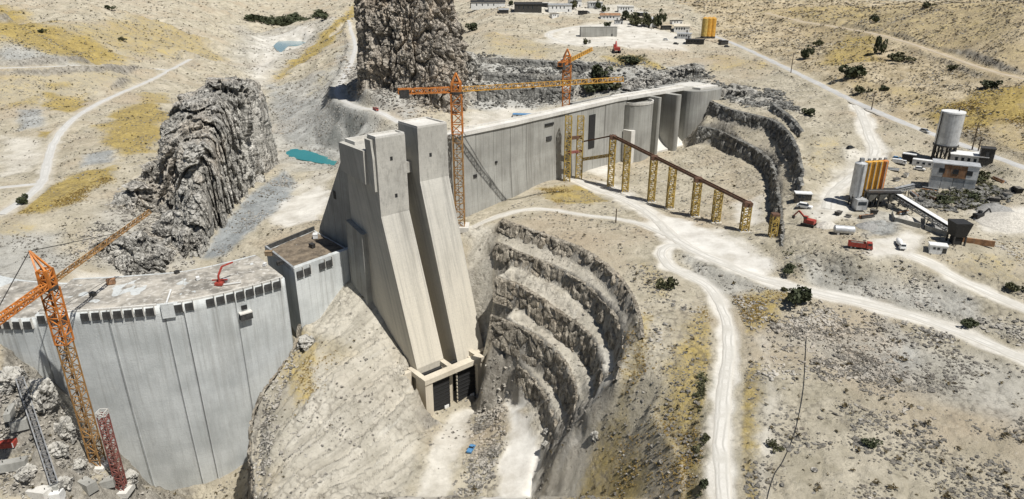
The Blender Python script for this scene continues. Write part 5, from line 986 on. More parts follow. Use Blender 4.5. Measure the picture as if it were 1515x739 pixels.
def shed(name, label, cat, p, rz, L, W, Hh, wall, roof, gable=0.0, wins=3, door=True, group=None, over=0.4):
    t = thing(name, label, cat, p, rz, group); MB().box(-L / 2, L / 2, -W / 2, W / 2, -1.5, Hh).build('wall', M[wall], t)
    e = over
    if gable: MB().hexa([(-L / 2 - e, -W / 2 - e, Hh), (-L / 2 - e, 0, Hh + gable), (-L / 2 - e, W / 2 + e, Hh), (-L / 2 - e, 0, Hh + 0.02)][::-1], [(L / 2 + e, -W / 2 - e, Hh), (L / 2 + e, 0, Hh + gable), (L / 2 + e, W / 2 + e, Hh), (L / 2 + e, 0, Hh + 0.02)][::-1]).build('roof', M[roof], t)
    else: MB().box(-L / 2 - e, L / 2 + e, -W / 2 - e, W / 2 + e, Hh + 0.003, Hh + 0.5).build('roof', M[roof], t)
    for k in range(wins):
        x = -L / 2 + L * (k + 1) / (wins + 1 + (1 if door else 0)); w_ = min(1.6, L / (wins + 2) * 0.6)
        MB().box(x - w_ / 2, x + w_ / 2, -W / 2 - 0.08, -W / 2 + 0.1, Hh * 0.45, Hh * 0.8).build('window', M['glass'], t)
    if door: MB().box(L * 0.36 - 0.9, L * 0.36 + 0.9, -W / 2 - 0.08, -W / 2 + 0.1, 0, min(Hh * 0.75, 3.4)).build('door', M['dark_steel'], t)
    return t

# ------------------------------------------------------------------ batching plant
M['gravel'] = plain('gravel', (0.52, 0.49, 0.43), 0.95, 0, 0.3, 1.2, (0.34, 0.31, 0.26), 0.6); M['gravel_dark'] = plain('gravel_dark', (0.27, 0.265, 0.25), 0.95, 0, 0.35, 1.2, (0.42, 0.4, 0.36), 0.5)
RA = az(1320, 176, 1440, 220)                                  # direction of the paved road
def silo(label, p, r, z0, z1, mat, group='cement silos of the plant'):
    t = thing('cement_silo', label, 'silo', p, 0, group); MB().cyl((0, 0, z0), (0, 0, z1), r, None, 18).build('shell', M[mat], t, smooth=False); MB().cyl((0, 0, z0 - r * 1.3), (0, 0, z0), r * 0.25, r, 18).build('cone', M[mat], t)
    MB().cyl((0, 0, z1), (0, 0, z1 + r * 0.3), r * 1.02, r * 0.4, 18).build('cap', M[mat], t); MB().box(-r * 0.3, r * 0.3, -r * 0.3, r * 0.3, z1 + r * 0.28, z1 + r * 0.9).build('filter', M['grey_metal'], t)
    for a_ in (0.6, 2.2, 3.8, 5.3):
        x, y = r * 0.92 * math.cos(a_), r * 0.92 * math.sin(a_); MB().beam((x, y, -1), (x, y, z0 + 1), 0.5).build('leg', M['dark_steel'], t)
    MB().beam((0, -r - 0.4, 0), (0, -r - 0.4, z1), 0.35).build('ladder', M['grey_metal'], t)
    return t
s0 = at(1262, 306); k = upx(s0); SA = math.radians(12)
silo('white cement silo at the left end of the orange row', s0, 8.5 * k, 18 * k, 66 * k, 'silver')
for i_, lab in enumerate(['orange cement silo next to the white one', 'second orange cement silo of the row', 'third orange cement silo of the row', 'orange cement silo at the right end of the row']):
    d_ = 15 + 9.0 * i_; p = s0 + Vector((math.cos(SA) * d_ * k, math.sin(SA) * d_ * k + 2, 0)); p.z = gz(p.x, p.y); silo(lab, p, 5.2 * k, 20 * k + s0.z - p.z, 66 * k + s0.z - p.z, 'orange' if i_ == 3 else 'amber')
bp = wthing('batching_frame', 'dark steel batching frame with hoppers under the silos', 'batching frame', tuple(at(1300, 305)))
o = Vector(bp['_o']); 
for dx in (-9, -3, 3, 9):
    for dy in (-4, 4): MB().beam(o + Vector((dx, dy, -1)), o + Vector((dx, dy, 9)), 0.6).build('post', M['dark_steel'], bp)
for dx in (-6, 0, 6): MB().hexa([tuple(o + Vector((dx + a_, b_, 3))) for a_, b_ in ((-.8, -.8), (.8, -.8), (.8, .8), (-.8, .8))], [tuple(o + Vector((dx + a_, b_, 8))) for a_, b_ in ((-2.6, -3.5), (2.6, -3.5), (2.6, 3.5), (-2.6, 3.5))]).build('hopper', M['grey_metal'], bp)
MB().box(o.x - 10, o.x + 10, o.y - 4.8, o.y + 4.8, o.z + 9, o.z + 9.6).build('platform', M['dark_steel'], bp)
for s_ in (-4.6, 4.6): MB().beam(o + Vector((-10, s_, 10.8)), o + Vector((10, s_, 10.8)), 0.25).build('handrail', M['grey_metal'], bp)
mxh = MB().box(o.x - 17, o.x - 11, o.y - 8, o.y - 2, o.z, o.z + 6).build('control_cabin', M['silver'], bp); wchild(mxh, tuple(o)); MB().box(o.x - 16.4, o.x - 11.6, o.y - 8.1, o.y - 7.9, o.z + 3, o.z + 5).build('window', M['glass'], mxh)
def conveyor(label, p, q, w, legs, mat='white'):
    t = wthing('conveyor', label, 'conveyor', tuple(p)); p, q = Vector(p), Vector(q); d = (q - p).normalized(); s_ = Vector((d.y, -d.x, 0)).normalized()
    MB().lattice(p, q, w, w * 1.2, 0.35, 0.22, w * 0.8).build('truss', M['grey_metal'], t); MB().beam(p + Vector((0, 0, w * 0.5)), q + Vector((0, 0, w * 0.5)), w * 0.9, 0.3).build('belt', M['dark_steel'], t); MB().beam(p + Vector((0, 0, w * 0.9)), q + Vector((0, 0, w * 0.9)), w * 1.15, 0.25).build('cover', M[mat], t)
    for f in legs:
        c_ = p.lerp(q, f); g0 = gz(c_.x, c_.y)
        for e in (-1, 1): MB().beam(c_ + s_ * e * w * 0.4, Vector((c_.x, c_.y, g0 - 0.5)) + s_ * e * w * 0.9, 0.35).build('leg', M['dark_steel'], t)
    return t
h0 = at(1413, 360); kk = upx(h0)
c0_ = at(1316, 302); c0_.z += 15 * upx(c0_); c1_ = at(1402, 352); c1_.z += 13 * kk
conveyor('long pale inclined conveyor between the silos and the black hopper', c0_, c1_, 2.6, (0.35, 0.7))
c2_ = at(1310, 300); c2_.z += 15 * upx(c2_); c3_ = at(1347, 296); c3_.z += 20 * upx(c3_); conveyor('short conveyor running right from the top of the batching frame', c2_, c3_, 2.0, (0.8,), 'grey_metal')
hp = wthing('aggregate_hopper', 'black steel receiving hopper at the lower end of the long conveyor', 'hopper', tuple(h0)); W_ = 12 * kk
MB().hexa([tuple(h0 + Vector((a_, b_, 12 * kk))) for a_, b_ in ((-W_ * .7, -W_ * .7), (W_ * .7, -W_ * .7), (W_ * .7, W_ * .7), (-W_ * .7, W_ * .7))], [tuple(h0 + Vector((a_, b_, 34 * kk))) for a_, b_ in ((-W_, -W_), (W_, -W_), (W_, W_), (-W_, W_))]).build('bin', M['black'], hp)
for a_ in (-1, 1):
    for b_ in (-1, 1): MB().beam(h0 + Vector((a_ * W_ * .7, b_ * W_ * .7, -1)), h0 + Vector((a_ * W_ * .7, b_ * W_ * .7, 13 * kk)), 0.7).build('leg', M['dark_steel'], hp)
MB().box(h0.x - W_ * .5, h0.x + W_ * .5, h0.y - W_ * .5, h0.y + W_ * .5, h0.z, h0.z + 10 * kk).build('feeder', M['black'], hp)
mbw = MB().beam(h0 + Vector((W_ * 1.1, 2, 1)), h0 + Vector((W_ * 4.2, -4, 1)), 0.8, 3.0).build('retaining_wall', M['rust'], hp)
def bay_wall(label, pts_, hh):
    t = wthing('aggregate_bay', label, 'bay wall', tuple(at(*pts_[0])), 'aggregate bay walls')
    for a_, b_ in zip(pts_[:-1], pts_[1:]):
        p, q = at(*a_), at(*b_); MB().hexa([(p.x, p.y - .4, p.z - 1), (q.x, q.y - .4, q.z - 1), (q.x, q.y + .4, q.z - 1), (p.x, p.y + .4, p.z - 1)], [(p.x, p.y - .4, p.z + hh), (q.x, q.y - .4, q.z + hh), (q.x, q.y + .4, q.z + hh), (p.x, p.y + .4, p.z + hh)]).build('wall_panel', M['conc_wall'], t)
bay_wall('low concrete bay wall left of the conveyor leg', [(1319, 318), (1322, 328), (1361, 338)], 2.6); bay_wall('low concrete bay wall right of the conveyor leg', [(1367, 324), (1367, 340), (1402, 351)], 2.6)
# water tower and works building
w0 = at(1393, 240); k = upx(w0); wt = thing('water_tower', 'rust streaked pale cylindrical tank raised on a dark frame', 'water tower', w0)
r = 15.5 * k; MB().cyl((0, 0, 27 * k), (0, 0, 73 * k), r, None, 28).build('tank', M['silver'], wt); MB().cyl((0, 0, 73 * k), (0, 0, 75 * k), r * 1.03, r * 1.0, 28).build('roof_rim', M['white'], wt); MB().cyl((0, 0, 25 * k), (0, 0, 27 * k), r * 1.08, None, 28).build('platform', M['dark_steel'], wt)
for i_ in range(8):
    a_ = i_ * math.pi / 4; x, y = r * .9 * math.cos(a_), r * .9 * math.sin(a_); MB().beam((x, y, -2), (x, y, 25 * k), 0.9).build('leg', M['dark_steel'], wt); a2 = a_ + math.pi / 4; MB().beam((x, y, 2), (r * .9 * math.cos(a2), r * .9 * math.sin(a2), 24 * k), 0.4).build('brace', M['dark_steel'], wt)
MB().beam((-r - .5, -1, 0), (-r - .5, -1, 74 * k), 0.5).build('ladder', M['dark_steel'], wt); MB().cyl((r * .5, 0, 75 * k), (r * .5, 0, 80 * k), 0.4, None, 8).build('vent_pipe', M['dark_steel'], wt)
p = at(1412, 280); k = upx(p); wb_ = thing('works_building', 'two storey works building with rusty upper cladding and pale base', 'building', p + Vector((0, 4, 0)), RA * 0.4)
L_, D_ = 58 * k, 24 * k
for i_ in range(4): MB().box(-L_ / 2 + i_ * L_ / 4 + .1, -L_ / 2 + (i_ + 1) * L_ / 4 - .1, -D_ / 2, D_ / 2, -3, 17 * k).build('base_bay', M['silver'] if i_ != 2 else M['grey_metal'], wb_)
for i_ in range(4): MB().box(-L_ / 2 + i_ * L_ / 4 + .05, -L_ / 2 + (i_ + 1) * L_ / 4 - .05, -D_ / 2 - .3, D_ / 2, 17.2 * k, 36 * k).build('cladding_panel', M[['silver', 'rust', 'rust', 'white'][i_]], wb_)
MB().box(-L_ / 2 - .5, L_ / 2 + .5, -D_ / 2 - .6, D_ / 2 + .5, 36.1 * k, 37.5 * k).build('roof', M['silver'], wb_)
for i_ in range(3): MB().box(-L_ * .35 + i_ * L_ * .3, -L_ * .35 + i_ * L_ * .3 + 3, -D_ / 2 - .45, -D_ / 2 + .1, 23 * k, 30 * k).build('window', M['glass'], wb_)
shed('workshop', 'long white flat roofed workshop behind the works building', 'workshop', at(1430, 243), RA * 0.4, 46 * upx(at(1430, 243)), 12, 6.5, 'silver', 'white', 0, 4)
shed('switch_house', 'small dark switch house at the right end of the workshop', 'switch house', at(1457, 240), RA * 0.4, 7.5, 7, 9, 'dark_steel', 'dark_steel', 0, 1, False); 
shed('site_cabin', 'dark site cabin with a white roof on the channel edge', 'cabin', at(1187, 296), math.radians(-10), 9, 4.6, 4.2, 'dark_steel', 'white', 0, 2)
shed('site_cabin', 'white box cabin right of the pale road start', 'cabin', at(1386, 372), math.radians(-20), 7.5, 4.4, 3.4, 'white', 'white', 0, 2, True)
shed('shipping_container', 'long white container beside the parked cars under the tank', 'container', at(1366, 247), RA * 0.5, 13.5, 4.2, 4.2, 'white', 'white', 0, 3, False, None, 0.05); shed('shipping_container', 'dark container left of the long white one', 'container', at(1344, 238), RA * 0.5, 8, 4, 4.4, 'black', 'white', 0, 0, False, None, 0.05)
tk = at(1248, 346); k = upx(tk); ft = thing('fuel_tank', 'grey horizontal fuel tank lying on cradles by the bank edge', 'tank', tk, math.radians(-14)); MB().cyl((-13 * k, 0, 6.5 * k), (13 * k, 0, 6.5 * k), 6 * k, None, 18).build('vessel', M['silver'], ft)
for x in (-8, 8): MB().box(x * k - .5, x * k + .5, -5 * k, 5 * k, -.6, 3.2 * k).build('cradle', M['conc_lite'], ft)
for s_ in (-1, 1): MB().cyl((s_ * 13 * k, 0, 6.5 * k), (s_ * 14.6 * k, 0, 6.5 * k), 6 * k, 3.4 * k, 18).build('end_cap', M['silver'], ft)
truck('red dump truck crossing the plant yard', at(1272, 368), math.radians(-22), 11.5, 'red', 'red'); truck('white concrete mixer truck parked nose to the camera', at(1331, 366), math.radians(-100), 9.5, 'white', 'white', 'mixer')
truck('white box truck beside the dark container', at(1330, 243), RA * 0.5, 8.5, 'white', 'white', 'box'); car('blue car parked by the ramp', at(1326, 236), RA * 0.5, 5.5, 'blue'); car('white car parked below the long container', at(1360, 252), RA * 0.5, 6.5, 'white'); car('white car parked beside the dark cabin', at(1190, 308), math.radians(-35), 8.5, 'white'); car('silver car driving on the paved road', at(1368, 196), RA, 7.0, 'silver', False, 'cars on the roads'); car('dark car standing on the ramp edge', at(1258, 220), 0.4, 5.5, 'black', False, 'cars on the roads')
car('blue and white pickup on the intake floor', at(697, 666), math.radians(72), 6.5, 'blue', True, 'cars on the roads'); truck('red truck on the scree road below the cliff', at(556, 164), math.radians(-60), 10, 'red', 'red', 'dump', 'cars on the roads')
# crawler machines
def excavator(label, p, rz, s, mat, arm=True):
    t = thing('excavator', label, 'excavator', p, rz, 'excavators')
    for e in (-1, 1): MB().box(-2.2 * s, 2.2 * s, e * 1.3 * s - .35 * s, e * 1.3 * s + .35 * s, 0, .9 * s).build('track', M['tyre'], t)
    MB().box(-2 * s, 1.5 * s, -1.3 * s, 1.3 * s, 1.0 * s, 2.3 * s).build('house', M[mat], t); cb_ = MB().box(.4 * s, 1.6 * s, .2 * s, 1.3 * s, 2.31 * s, 3.4 * s).build('cab', M[mat], t); MB().box(.6 * s, 1.65 * s, .15 * s, 1.35 * s, 2.6 * s, 3.2 * s).build('window', M['glass'], cb_)
    MB().beam((1.2 * s, -.3 * s, 2 * s), (4 * s, -.3 * s, 4.4 * s), .5 * s).build('boom', M[mat], t); MB().beam((4 * s, -.3 * s, 4.4 * s), (5.6 * s, -.3 * s, 2.2 * s), .4 * s).build('stick', M[mat], t); MB().hexa([(5.2 * s, -.8 * s, 1.2 * s), (6 * s, -.8 * s, 1.4 * s), (6 * s, .2 * s, 1.4 * s), (5.2 * s, .2 * s, 1.2 * s)], [(5.2 * s, -.8 * s, 2.2 * s), (5.9 * s, -.8 * s, 2.4 * s), (5.9 * s, .2 * s, 2.4 * s), (5.2 * s, .2 * s, 2.2 * s)]).build('bucket', M['dark_steel'], t)
    return t
excavator('black excavator on the pale stockpile at the right', at(1447, 324), 0.2, 1.3, 'black'); excavator('red excavator on the slope left of the fuel tank', at(1196, 334), 2.4, 1.6, 'red'); excavator('small red excavator beside the curved white track', at(912, 78), 1.6, 2.6, 'red')
# aggregate stockpiles
def heap(label, px, py, r, h, mat, seed):
    p = at(px, py); us = np.linspace(0, 1, 16); vs = np.linspace(0, 6.2832, 40, endpoint=False); rows = []
    for u in us:
        rr = r * u * (1 + .18 * fbm(np.cos(vs) * 1.5 + seed, np.sin(vs) * 1.5, 0, 3, seed)); x = rr * np.cos(vs) * 1.25; y = rr * np.sin(vs)
        rows.append(np.stack([x, y, h * (1 - u) ** .9 + .35 * fbm(x / 1.5 + seed, y / 1.5, 0, 3, seed) * (u > 0) - .8 * (u > .99) + np.array([gz(p.x + a_, p.y + b_) for a_, b_ in zip(x, y)]) - p.z], 1))
    n = 40; k_ = np.arange(n); kn = np.roll(k_, -1); Fq = np.concatenate([np.stack([i_ * n + k_, (i_ + 1) * n + k_, (i_ + 1) * n + kn, i_ * n + kn], 1) for i_ in range(15)])
    tag(link('stockpile', mesh_arrays('stockpile', np.concatenate(rows), Fq, M[mat], True), None, p), label, 'stockpile', 'aggregate stockpiles')
for a_ in [('pale aggregate stockpile inside the left bay wall', 1340, 327, 5, 3.4, 'gravel', 21), ('grey aggregate stockpile inside the right bay wall', 1383, 338, 5, 3.4, 'gravel_dark', 22), ('broad pale stockpile at the right edge of the plant', 1492, 330, 14, 6, 'gravel', 23), ('grey stockpile behind the black excavator', 1470, 312, 8, 4.5, 'gravel_dark', 24), ('small dark stockpile below the silos', 1282, 336, 5, 2.6, 'gravel_dark', 25), ('pale heap beside the fuel tank', 1222, 335, 5, 2.6, 'gravel', 26)]: heap(*a_)
# stock of drums and steel near the plant
spots = [(1292, 318, 'dark_steel', 4, 3), (1318, 308, 'grey_metal', 4, 2.4), (1334, 302, 'rust', 3, 2), (1345, 306, 'dark_steel', 5, 3), (1362, 300, 'grey_metal', 3.5, 2.2), (1380, 296, 'rust', 4, 2), (1240, 318, 'form', 4.5, 2), (1255, 322, 'grey_metal', 3, 1.6), (1470, 300, 'dark_steel', 6, 3), (1490, 292, 'grey_metal', 5, 2.5), (1505, 285, 'black', 6, 3), (1340, 262, 'white', 4, 2.4), (1326, 268, 'grey_metal', 4, 2)]
where = ['in front of the batching frame', 'right of the batching frame', 'behind the left bay wall', 'below the short conveyor', 'left of the hopper track', 'at the foot of the works building', 'left of the silos', 'next to the white silo legs', 'beyond the works building', 'near the right edge', 'at the right picture edge', 'below the parked cars', 'above the orange silos']
for i_, (px, py, mt, L_, hh) in enumerate(spots):
    p = at(px, py); t = thing('skip', {'dark_steel': 'dark steel', 'grey_metal': 'grey metal', 'rust': 'rusty', 'form': 'charcoal', 'black': 'black', 'white': 'white'}[mt] + ' open skip standing ' + where[i_], 'skip', p, RNG.uniform(0, 3), 'skips around the plant')
    MB().hexa([(-L_ * .35, -L_ * .25, 0), (L_ * .35, -L_ * .25, 0), (L_ * .35, L_ * .25, 0), (-L_ * .35, L_ * .25, 0)], [(-L_ * .5, -L_ * .3, hh), (L_ * .5, -L_ * .3, hh), (L_ * .5, L_ * .3, hh), (-L_ * .5, L_ * .3, hh)]).build('bin', M[mt], t); MB().box(-L_ * .44, L_ * .44, -L_ * .26, L_ * .26, hh, hh + .15).build('load', M['stone'], t)
    for e in (-1, 1): MB().box(-L_ * .52, L_ * .52, e * L_ * .31 - .1, e * L_ * .31 + .1, hh - .35, hh - .05).build('rim_bar', M['dark_steel'], t)

for i_, (px, py, L_, lab) in enumerate([(1282, 322, 9, 'pile of dark pipes before the silos'), (1352, 290, 10, 'stack of steel sections under the short conveyor'), (1375, 282, 8, 'stack of grey beams at the works building foot'), (1335, 316, 7, 'dark pipes beside the left bay wall'), (1478, 268, 10, 'stack of steel right of the works building'), (1320, 252, 8, 'bundle of pipes below the box truck')]):
    p = at(px, py); t = thing('pipe_stack', lab, 'pipe stack', p, 0.3 + i_ * 1.1, 'pipe and steel stacks'); 
    for q in range(5): MB().cyl((-L_ / 2 + RNG.uniform(-.6, .6), (q % 3) * 0.9 - .9 + (q // 3) * .45, .45 + (q // 3) * .8), (L_ / 2, (q % 3) * 0.9 - .9 + (q // 3) * .45, .45 + (q // 3) * .8), .45, None, 8).build('pipe', M[['dark_steel', 'rust', 'grey_metal'][(i_ + q) % 3]], t)
# ------------------------------------------------------------------ settlement at the top
town = [('long_shed', 'long black roofed shed at the left end of the settlement', 722, 13, 50, 14, 9, 'white', 'black', 3, 0.05), ('long_shed', 'dark long shed with a white end wall in the settlement', 781, 18, 40, 15, 11, 'dark_steel', 'black', 3, 0.0), ('long_shed', 'pale shed with dark doors right of the dark long shed', 828, 17, 34, 13, 9, 'white', 'grey_metal', 2, 0.05), ('house', 'small white house behind the pale shed', 850, 10, 18, 12, 9, 'white', 'grey_metal', 3, 0.1), ('house', 'low building with a rust red roof', 902, 30, 28, 12, 7, 'white', 'rust', 3, 0.0), ('house', 'white house half hidden by the dark trees', 962, 38, 16, 12, 9, 'white', 'silver', 3, 0.2), ('house', 'white building with a pale orange roof near the yellow silos', 1008, 48, 22, 14, 9, 'white', 'conc_rack', 3, -0.2), ('house', 'flat grey building below the orange roofed one', 1012, 57, 20, 12, 7, 'silver', 'silver', 0, -0.3), ('long_shed', 'low black shed in front of the yellow silos', 1028, 64, 26, 12, 5, 'dark_steel', 'black', 0, -0.3), ('house', 'tiny dark hut at the left end of the settlement row', 745, 20, 14, 9, 5, 'dark_steel', 'grey_metal', 2, 0.1), ('house', 'white flat house at the very top by the dark trees', 925, 18, 22, 12, 8, 'white', 'white', 0, 0.0), ('house', 'grey flat house at the top centre of the settlement', 880, 12, 20, 12, 8, 'silver', 'white', 0, 0.1)]
for nm, lab, px, py, wpx, dep, hpx, wl, rf, gb, rz in town:
    p = at(px, py); k = upx(p); shed(nm, lab, 'shed' if 'shed' in nm else 'house', p, rz, wpx * k, dep * k * 1.2, hpx * k, wl, rf, gb * k, 4, True, 'buildings of the settlement', 1.0)
p = at(885, 54); k = upx(p); shed('long_shed', 'long grey block wall shed beside the curved white track', 'shed', p, math.radians(4), 54 * k, 10 * k, 13 * k, 'conc_wall', 'conc_wall', 0, 0, True, 'buildings of the settlement', 0.2)
p = at(775, 173); k = upx(p); shed('low_shed', 'low shed with a pale blue roof behind the dam crest', 'shed', p, math.radians(-8), 32 * k, 9 * k, 3.5 * k, 'white', 'blue', 0, 4, False)
for i_, (px, lab) in enumerate([(1041, 'brownish storage silo left of the yellow pair'), (1047, 'yellow storage silo in the middle of the far group'), (1053, 'yellow storage silo at the right of the far group')]):
    p = at(px, 57); k = upx(p); t = thing('storage_silo', lab, 'silo', p, 0, 'storage silos by the settlement'); MB().cyl((0, 0, 3 * k), (0, 0, 28 * k), 4.4 * k, None, 16).build('shell', M['yellow_steel'] if i_ == 0 else M['amber'], t); MB().cyl((0, 0, 28 * k), (0, 0, 30 * k), 4.4 * k, 1.5 * k, 16).build('cap', M['amber'], t); MB().cyl((0, 0, -1), (0, 0, 3 * k), 4.7 * k, None, 16).build('base', M['dark_steel'], t)
for px, py, lab, mt in [(870, 20, 'white car parked before the grey flat house', 'white'), (893, 22, 'blue car parked left of the rust red roof', 'blue'), (1000, 66, 'dark car on the yard by the black shed', 'black'), (985, 60, 'white car on the yard left of the flat grey building', 'white'), (1066, 62, 'dark car beside the paved road top', 'black'), (1075, 70, 'black car farther down beside the paved road', 'black')]:
    p = at(px, py); car(lab, p, RNG.uniform(-0.5, 0.5), 8 * upx(p), mt, False, 'cars in the settlement')
for i_, (px, py, w_, mt, lab) in enumerate([(705, 10, 16, 'dark_steel', 'dark hut at the far left of the settlement'), (735, 8, 14, 'white', 'white cabin behind the black roofed shed'), (805, 10, 12, 'black', 'black hut between the dark long shed and the pale shed'), (862, 22, 14, 'dark_steel', 'dark open store below the grey flat house'), (915, 36, 12, 'silver', 'silver cabin below the rust red roof'), (985, 44, 14, 'dark_steel', 'dark store left of the orange roofed building'), (1000, 36, 16, 'white', 'white cabin above the orange roofed building'), (1070, 66, 12, 'dark_steel', 'dark hut right of the yellow silos'), (950, 24, 14, 'black', 'black hut among the dark trees'), (820, 26, 12, 'white', 'white cabin before the pale shed')]):
    p = at(px, py); k = upx(p); shed('hut', lab, 'hut', p, 0.1 * i_ - .4, w_ * k, w_ * .6 * k, 5 * k, mt, 'black' if mt != 'black' else 'white', 0, 2, True, 'huts of the settlement', .4)
# poles
for px, py, hh, lab in [(1289, 164, 26, 'utility pole at the road junction above the plant'), (1438, 222, 40, 'utility pole beside the road right of the water tower'), (1170, 108, 28, 'utility pole beside the upper paved road'), (1447, 224, 22, 'short utility pole right of the taller one'), (911, 330, 22, 'bare post standing beside the pale track above the pit')]:
    p = at(px, py); k = upx(p); t = thing('utility_pole', lab, 'pole', p, 0, 'utility poles'); MB().cyl((0, 0, -1), (0, 0, hh * k), 0.45, 0.28, 8).build('shaft', M['bark'], t); MB().beam((-2, 0, hh * k - 1.5), (2, 0, hh * k - 1.5), 0.3).build('cross_arm', M['bark'], t)
    for e in (-1.6, 0, 1.6): MB().cyl((e, 0, hh * k - 1.35), (e, 0, hh * k - .6), 0.18, 0.12, 6).build('insulator', M['white'], t)
cb_pts = [at(px, py) for px, py in ((1194, 470), (1192, 520), (1188, 580), (1176, 640), (1160, 680), (1145, 705), (1135, 739), (1128, 780))]
Pc = catmull([tuple(p) for p in cb_pts], 8); tb = MB()
for a_, b_ in zip(Pc[:-1], Pc[1:]): tb.beam((a_[0], a_[1], gz(a_[0], a_[1]) + .35), (b_[0], b_[1], gz(b_[0], b_[1]) + .3), 0.2)
tag(tb.build('cable', M['black']), 'thin black cable lying down the rocky slope at lower right', 'cable')

# ------------------------------------------------------------------ boulders, blocks and steel at the foot of the dam
def boulder_mesh(seed, n=26):
    us = np.linspace(0, math.pi, n); vs = np.linspace(0, 2 * math.pi, n * 2, endpoint=False); U, W = np.meshgrid(us, vs, indexing='ij'); d = np.stack([np.sin(U) * np.cos(W), np.sin(U) * np.sin(W), np.cos(U)], -1)
    cw, tw_, ew = worley(d[..., 0] * 1.5 + seed * 3, d[..., 1] * 1.5, d[..., 2] * 1.5, seed); c2w, t2w, e2w = worley(d[..., 0] * 4 + seed * 3, d[..., 1] * 4, d[..., 2] * 4, seed + 7); rr = 0.85 + .3 * cw + .35 * tw_ - .2 * np.exp(-(ew / .1) ** 2) + .07 * c2w + .1 * t2w + 0.0 * fbm(d[..., 0] * 1.3 + seed, d[..., 1] * 1.3, d[..., 2] * 1.3, 3, seed, ridged=True) + 0.12 * fbm(d[..., 0] * 4, d[..., 1] * 4 + seed, d[..., 2] * 4, 3, seed + 3); G = d * rr[..., None]; G = np.sign(G) * np.abs(G) ** 0.85
    i_ = np.arange(n * n * 2).reshape(n, n * 2); j_ = np.roll(i_, -1, 1); return mesh_arrays('boulder', G.reshape(-1, 3), np.stack([i_[:-1], i_[1:], j_[1:], j_[:-1]], -1).reshape(-1, 4), M['crag'], False)
M['steel_mid'] = plain('steel_mid', (0.16, 0.165, 0.17), 0.6, 0.2, 0.3, 0.5)
M['crag_lite'] = rock_mat('crag_lite', (0.2, 0.185, 0.16), (0.38, 0.355, 0.31), (0.52, 0.49, 0.43), 0.0, 0.35, (0.42, 0.33, 0.22))
bms = [boulder_mesh(s_) for s_ in (1, 5, 9)]
for i_, (px, py, sx, sy, sz, lab) in enumerate([(56, 592, 9, 8, 9, 'big pale boulder leaning on the dam face at the left'), (14, 566, 7, 6, 6, 'rounded boulder at the left edge above the steel ramp'), (98, 640, 6, 5, 6, 'angular grey boulder beside the orange crane'), (84, 668, 5, 5, 4, 'dark boulder below the angular grey one'), (116, 690, 4.5, 4, 3.5, 'low boulder at the foot of the orange crane'), (190, 712, 5, 5, 4, 'broken boulder right of the red mast'), (40, 700, 5, 4, 3, 'flat boulder beside the steel ramp foot'), (96, 716, 4, 4, 3, 'small boulder at the bottom left edge'), (455, 512, 6, 5, 5, 'rock on the ridge between dam and slab'), (810, 640, 2.6, 2.2, 2.2, 'boulder at the foot of the lowest bench'), (806, 660, 2.2, 2, 2, 'smaller boulder on the pit floor edge'), (880, 648, 2.4, 2, 2.2, 'lone dark boulder on the pit ramp')]):
    p = at(px, py); o = link('boulder', bms[i_ % 3], None, p + Vector((0, 0, sz * 0.15)), i_ * 1.3); o.scale = (sx, sy, sz); tag(o, lab, 'boulder', 'boulders at the dam foot')
rampa, rampb = at(34, 576), at(82, 722); st = wthing('steel_ramp', 'grey steel lattice ramp leaning down the rocks at lower left', 'ramp', tuple(rampb)); MB().lattice(rampa + Vector((0, 0, 6)), rampb + Vector((0, 0, 2)), 3.0, 3.2, 0.5, 0.3, 2.2).build('truss', M['steel_mid'], st); MB().beam(rampa + Vector((0, 0, 7.3)), rampb + Vector((0, 0, 3.3)), 1.2, 0.2).build('walkway', M['dark_steel'], st); MB().box(rampb.x - 2, rampb.x + 2, rampb.y - 2, rampb.y + 2, rampb.z - 1, rampb.z + 2.2).build('footing', M['conc_wall'], st)
for i_, (px, py, L_, W_, hh, rz, mt, lab) in enumerate([(18, 610, 13, 3, 3, 1.9, 'conc_wall', 'long pale concrete beam left of the steel ramp'), (10, 660, 8, 4, 2.6, 0.2, 'red', 'red slatted crate at the left edge'), (30, 632, 7, 4, 4, 0.5, 'conc_wall', 'grey concrete block under the long beam'), (20, 690, 12, 5, 3, 0.3, 'conc_wall', 'concrete slab stack at lower left'), (60, 730, 10, 6, 2.5, -0.2, 'conc_lite', 'flat white slab at the bottom edge'), (86, 738, 5, 5, 4, 0.1, 'white', 'white cube block at the bottom edge'), (130, 722, 9, 5, 4, -0.5, 'conc_wall', 'tilted concrete block below the crane'), (160, 716, 6, 5, 3, 0.4, 'conc_wall', 'small concrete block between crane and red mast')]):
    p = at(px, py); t = thing('crate' if mt == 'red' else 'concrete_block', lab, 'crate' if mt == 'red' else 'block', p, rz, 'blocks at the dam foot'); nsl = 5 if mt == 'red' else 2
    if mt == 'red':
        for q in range(nsl): MB().box(-L_ / 2, L_ / 2, -W_ / 2, W_ / 2, q * hh / nsl, (q + .7) * hh / nsl).build('slat', M['red'], t)
        for e in (-1, 1): MB().box(e * L_ * .45 - .2, e * L_ * .45 + .2, -W_ / 2 - .15, -W_ / 2 - .01, 0, hh).build('batten', M['white'], t)
    else:
        MB().hexa([(-L_ / 2, -W_ / 2, -1), (L_ / 2, -W_ / 2, -1), (L_ / 2, W_ / 2, -1), (-L_ / 2, W_ / 2, -1)], [(-L_ * .48, -W_ * .46, hh), (L_ * .48, -W_ * .46, hh + .4), (L_ * .48, W_ * .46, hh), (-L_ * .48, W_ * .46, hh - .3)]).build('body', M[mt], t)
        for e in (-.3, .3): MB().cyl((e * L_, 0, hh - .4), (e * L_, 0, hh + .9), 0.22, None, 6).build('lifting_lug', M['dark_steel'], t)
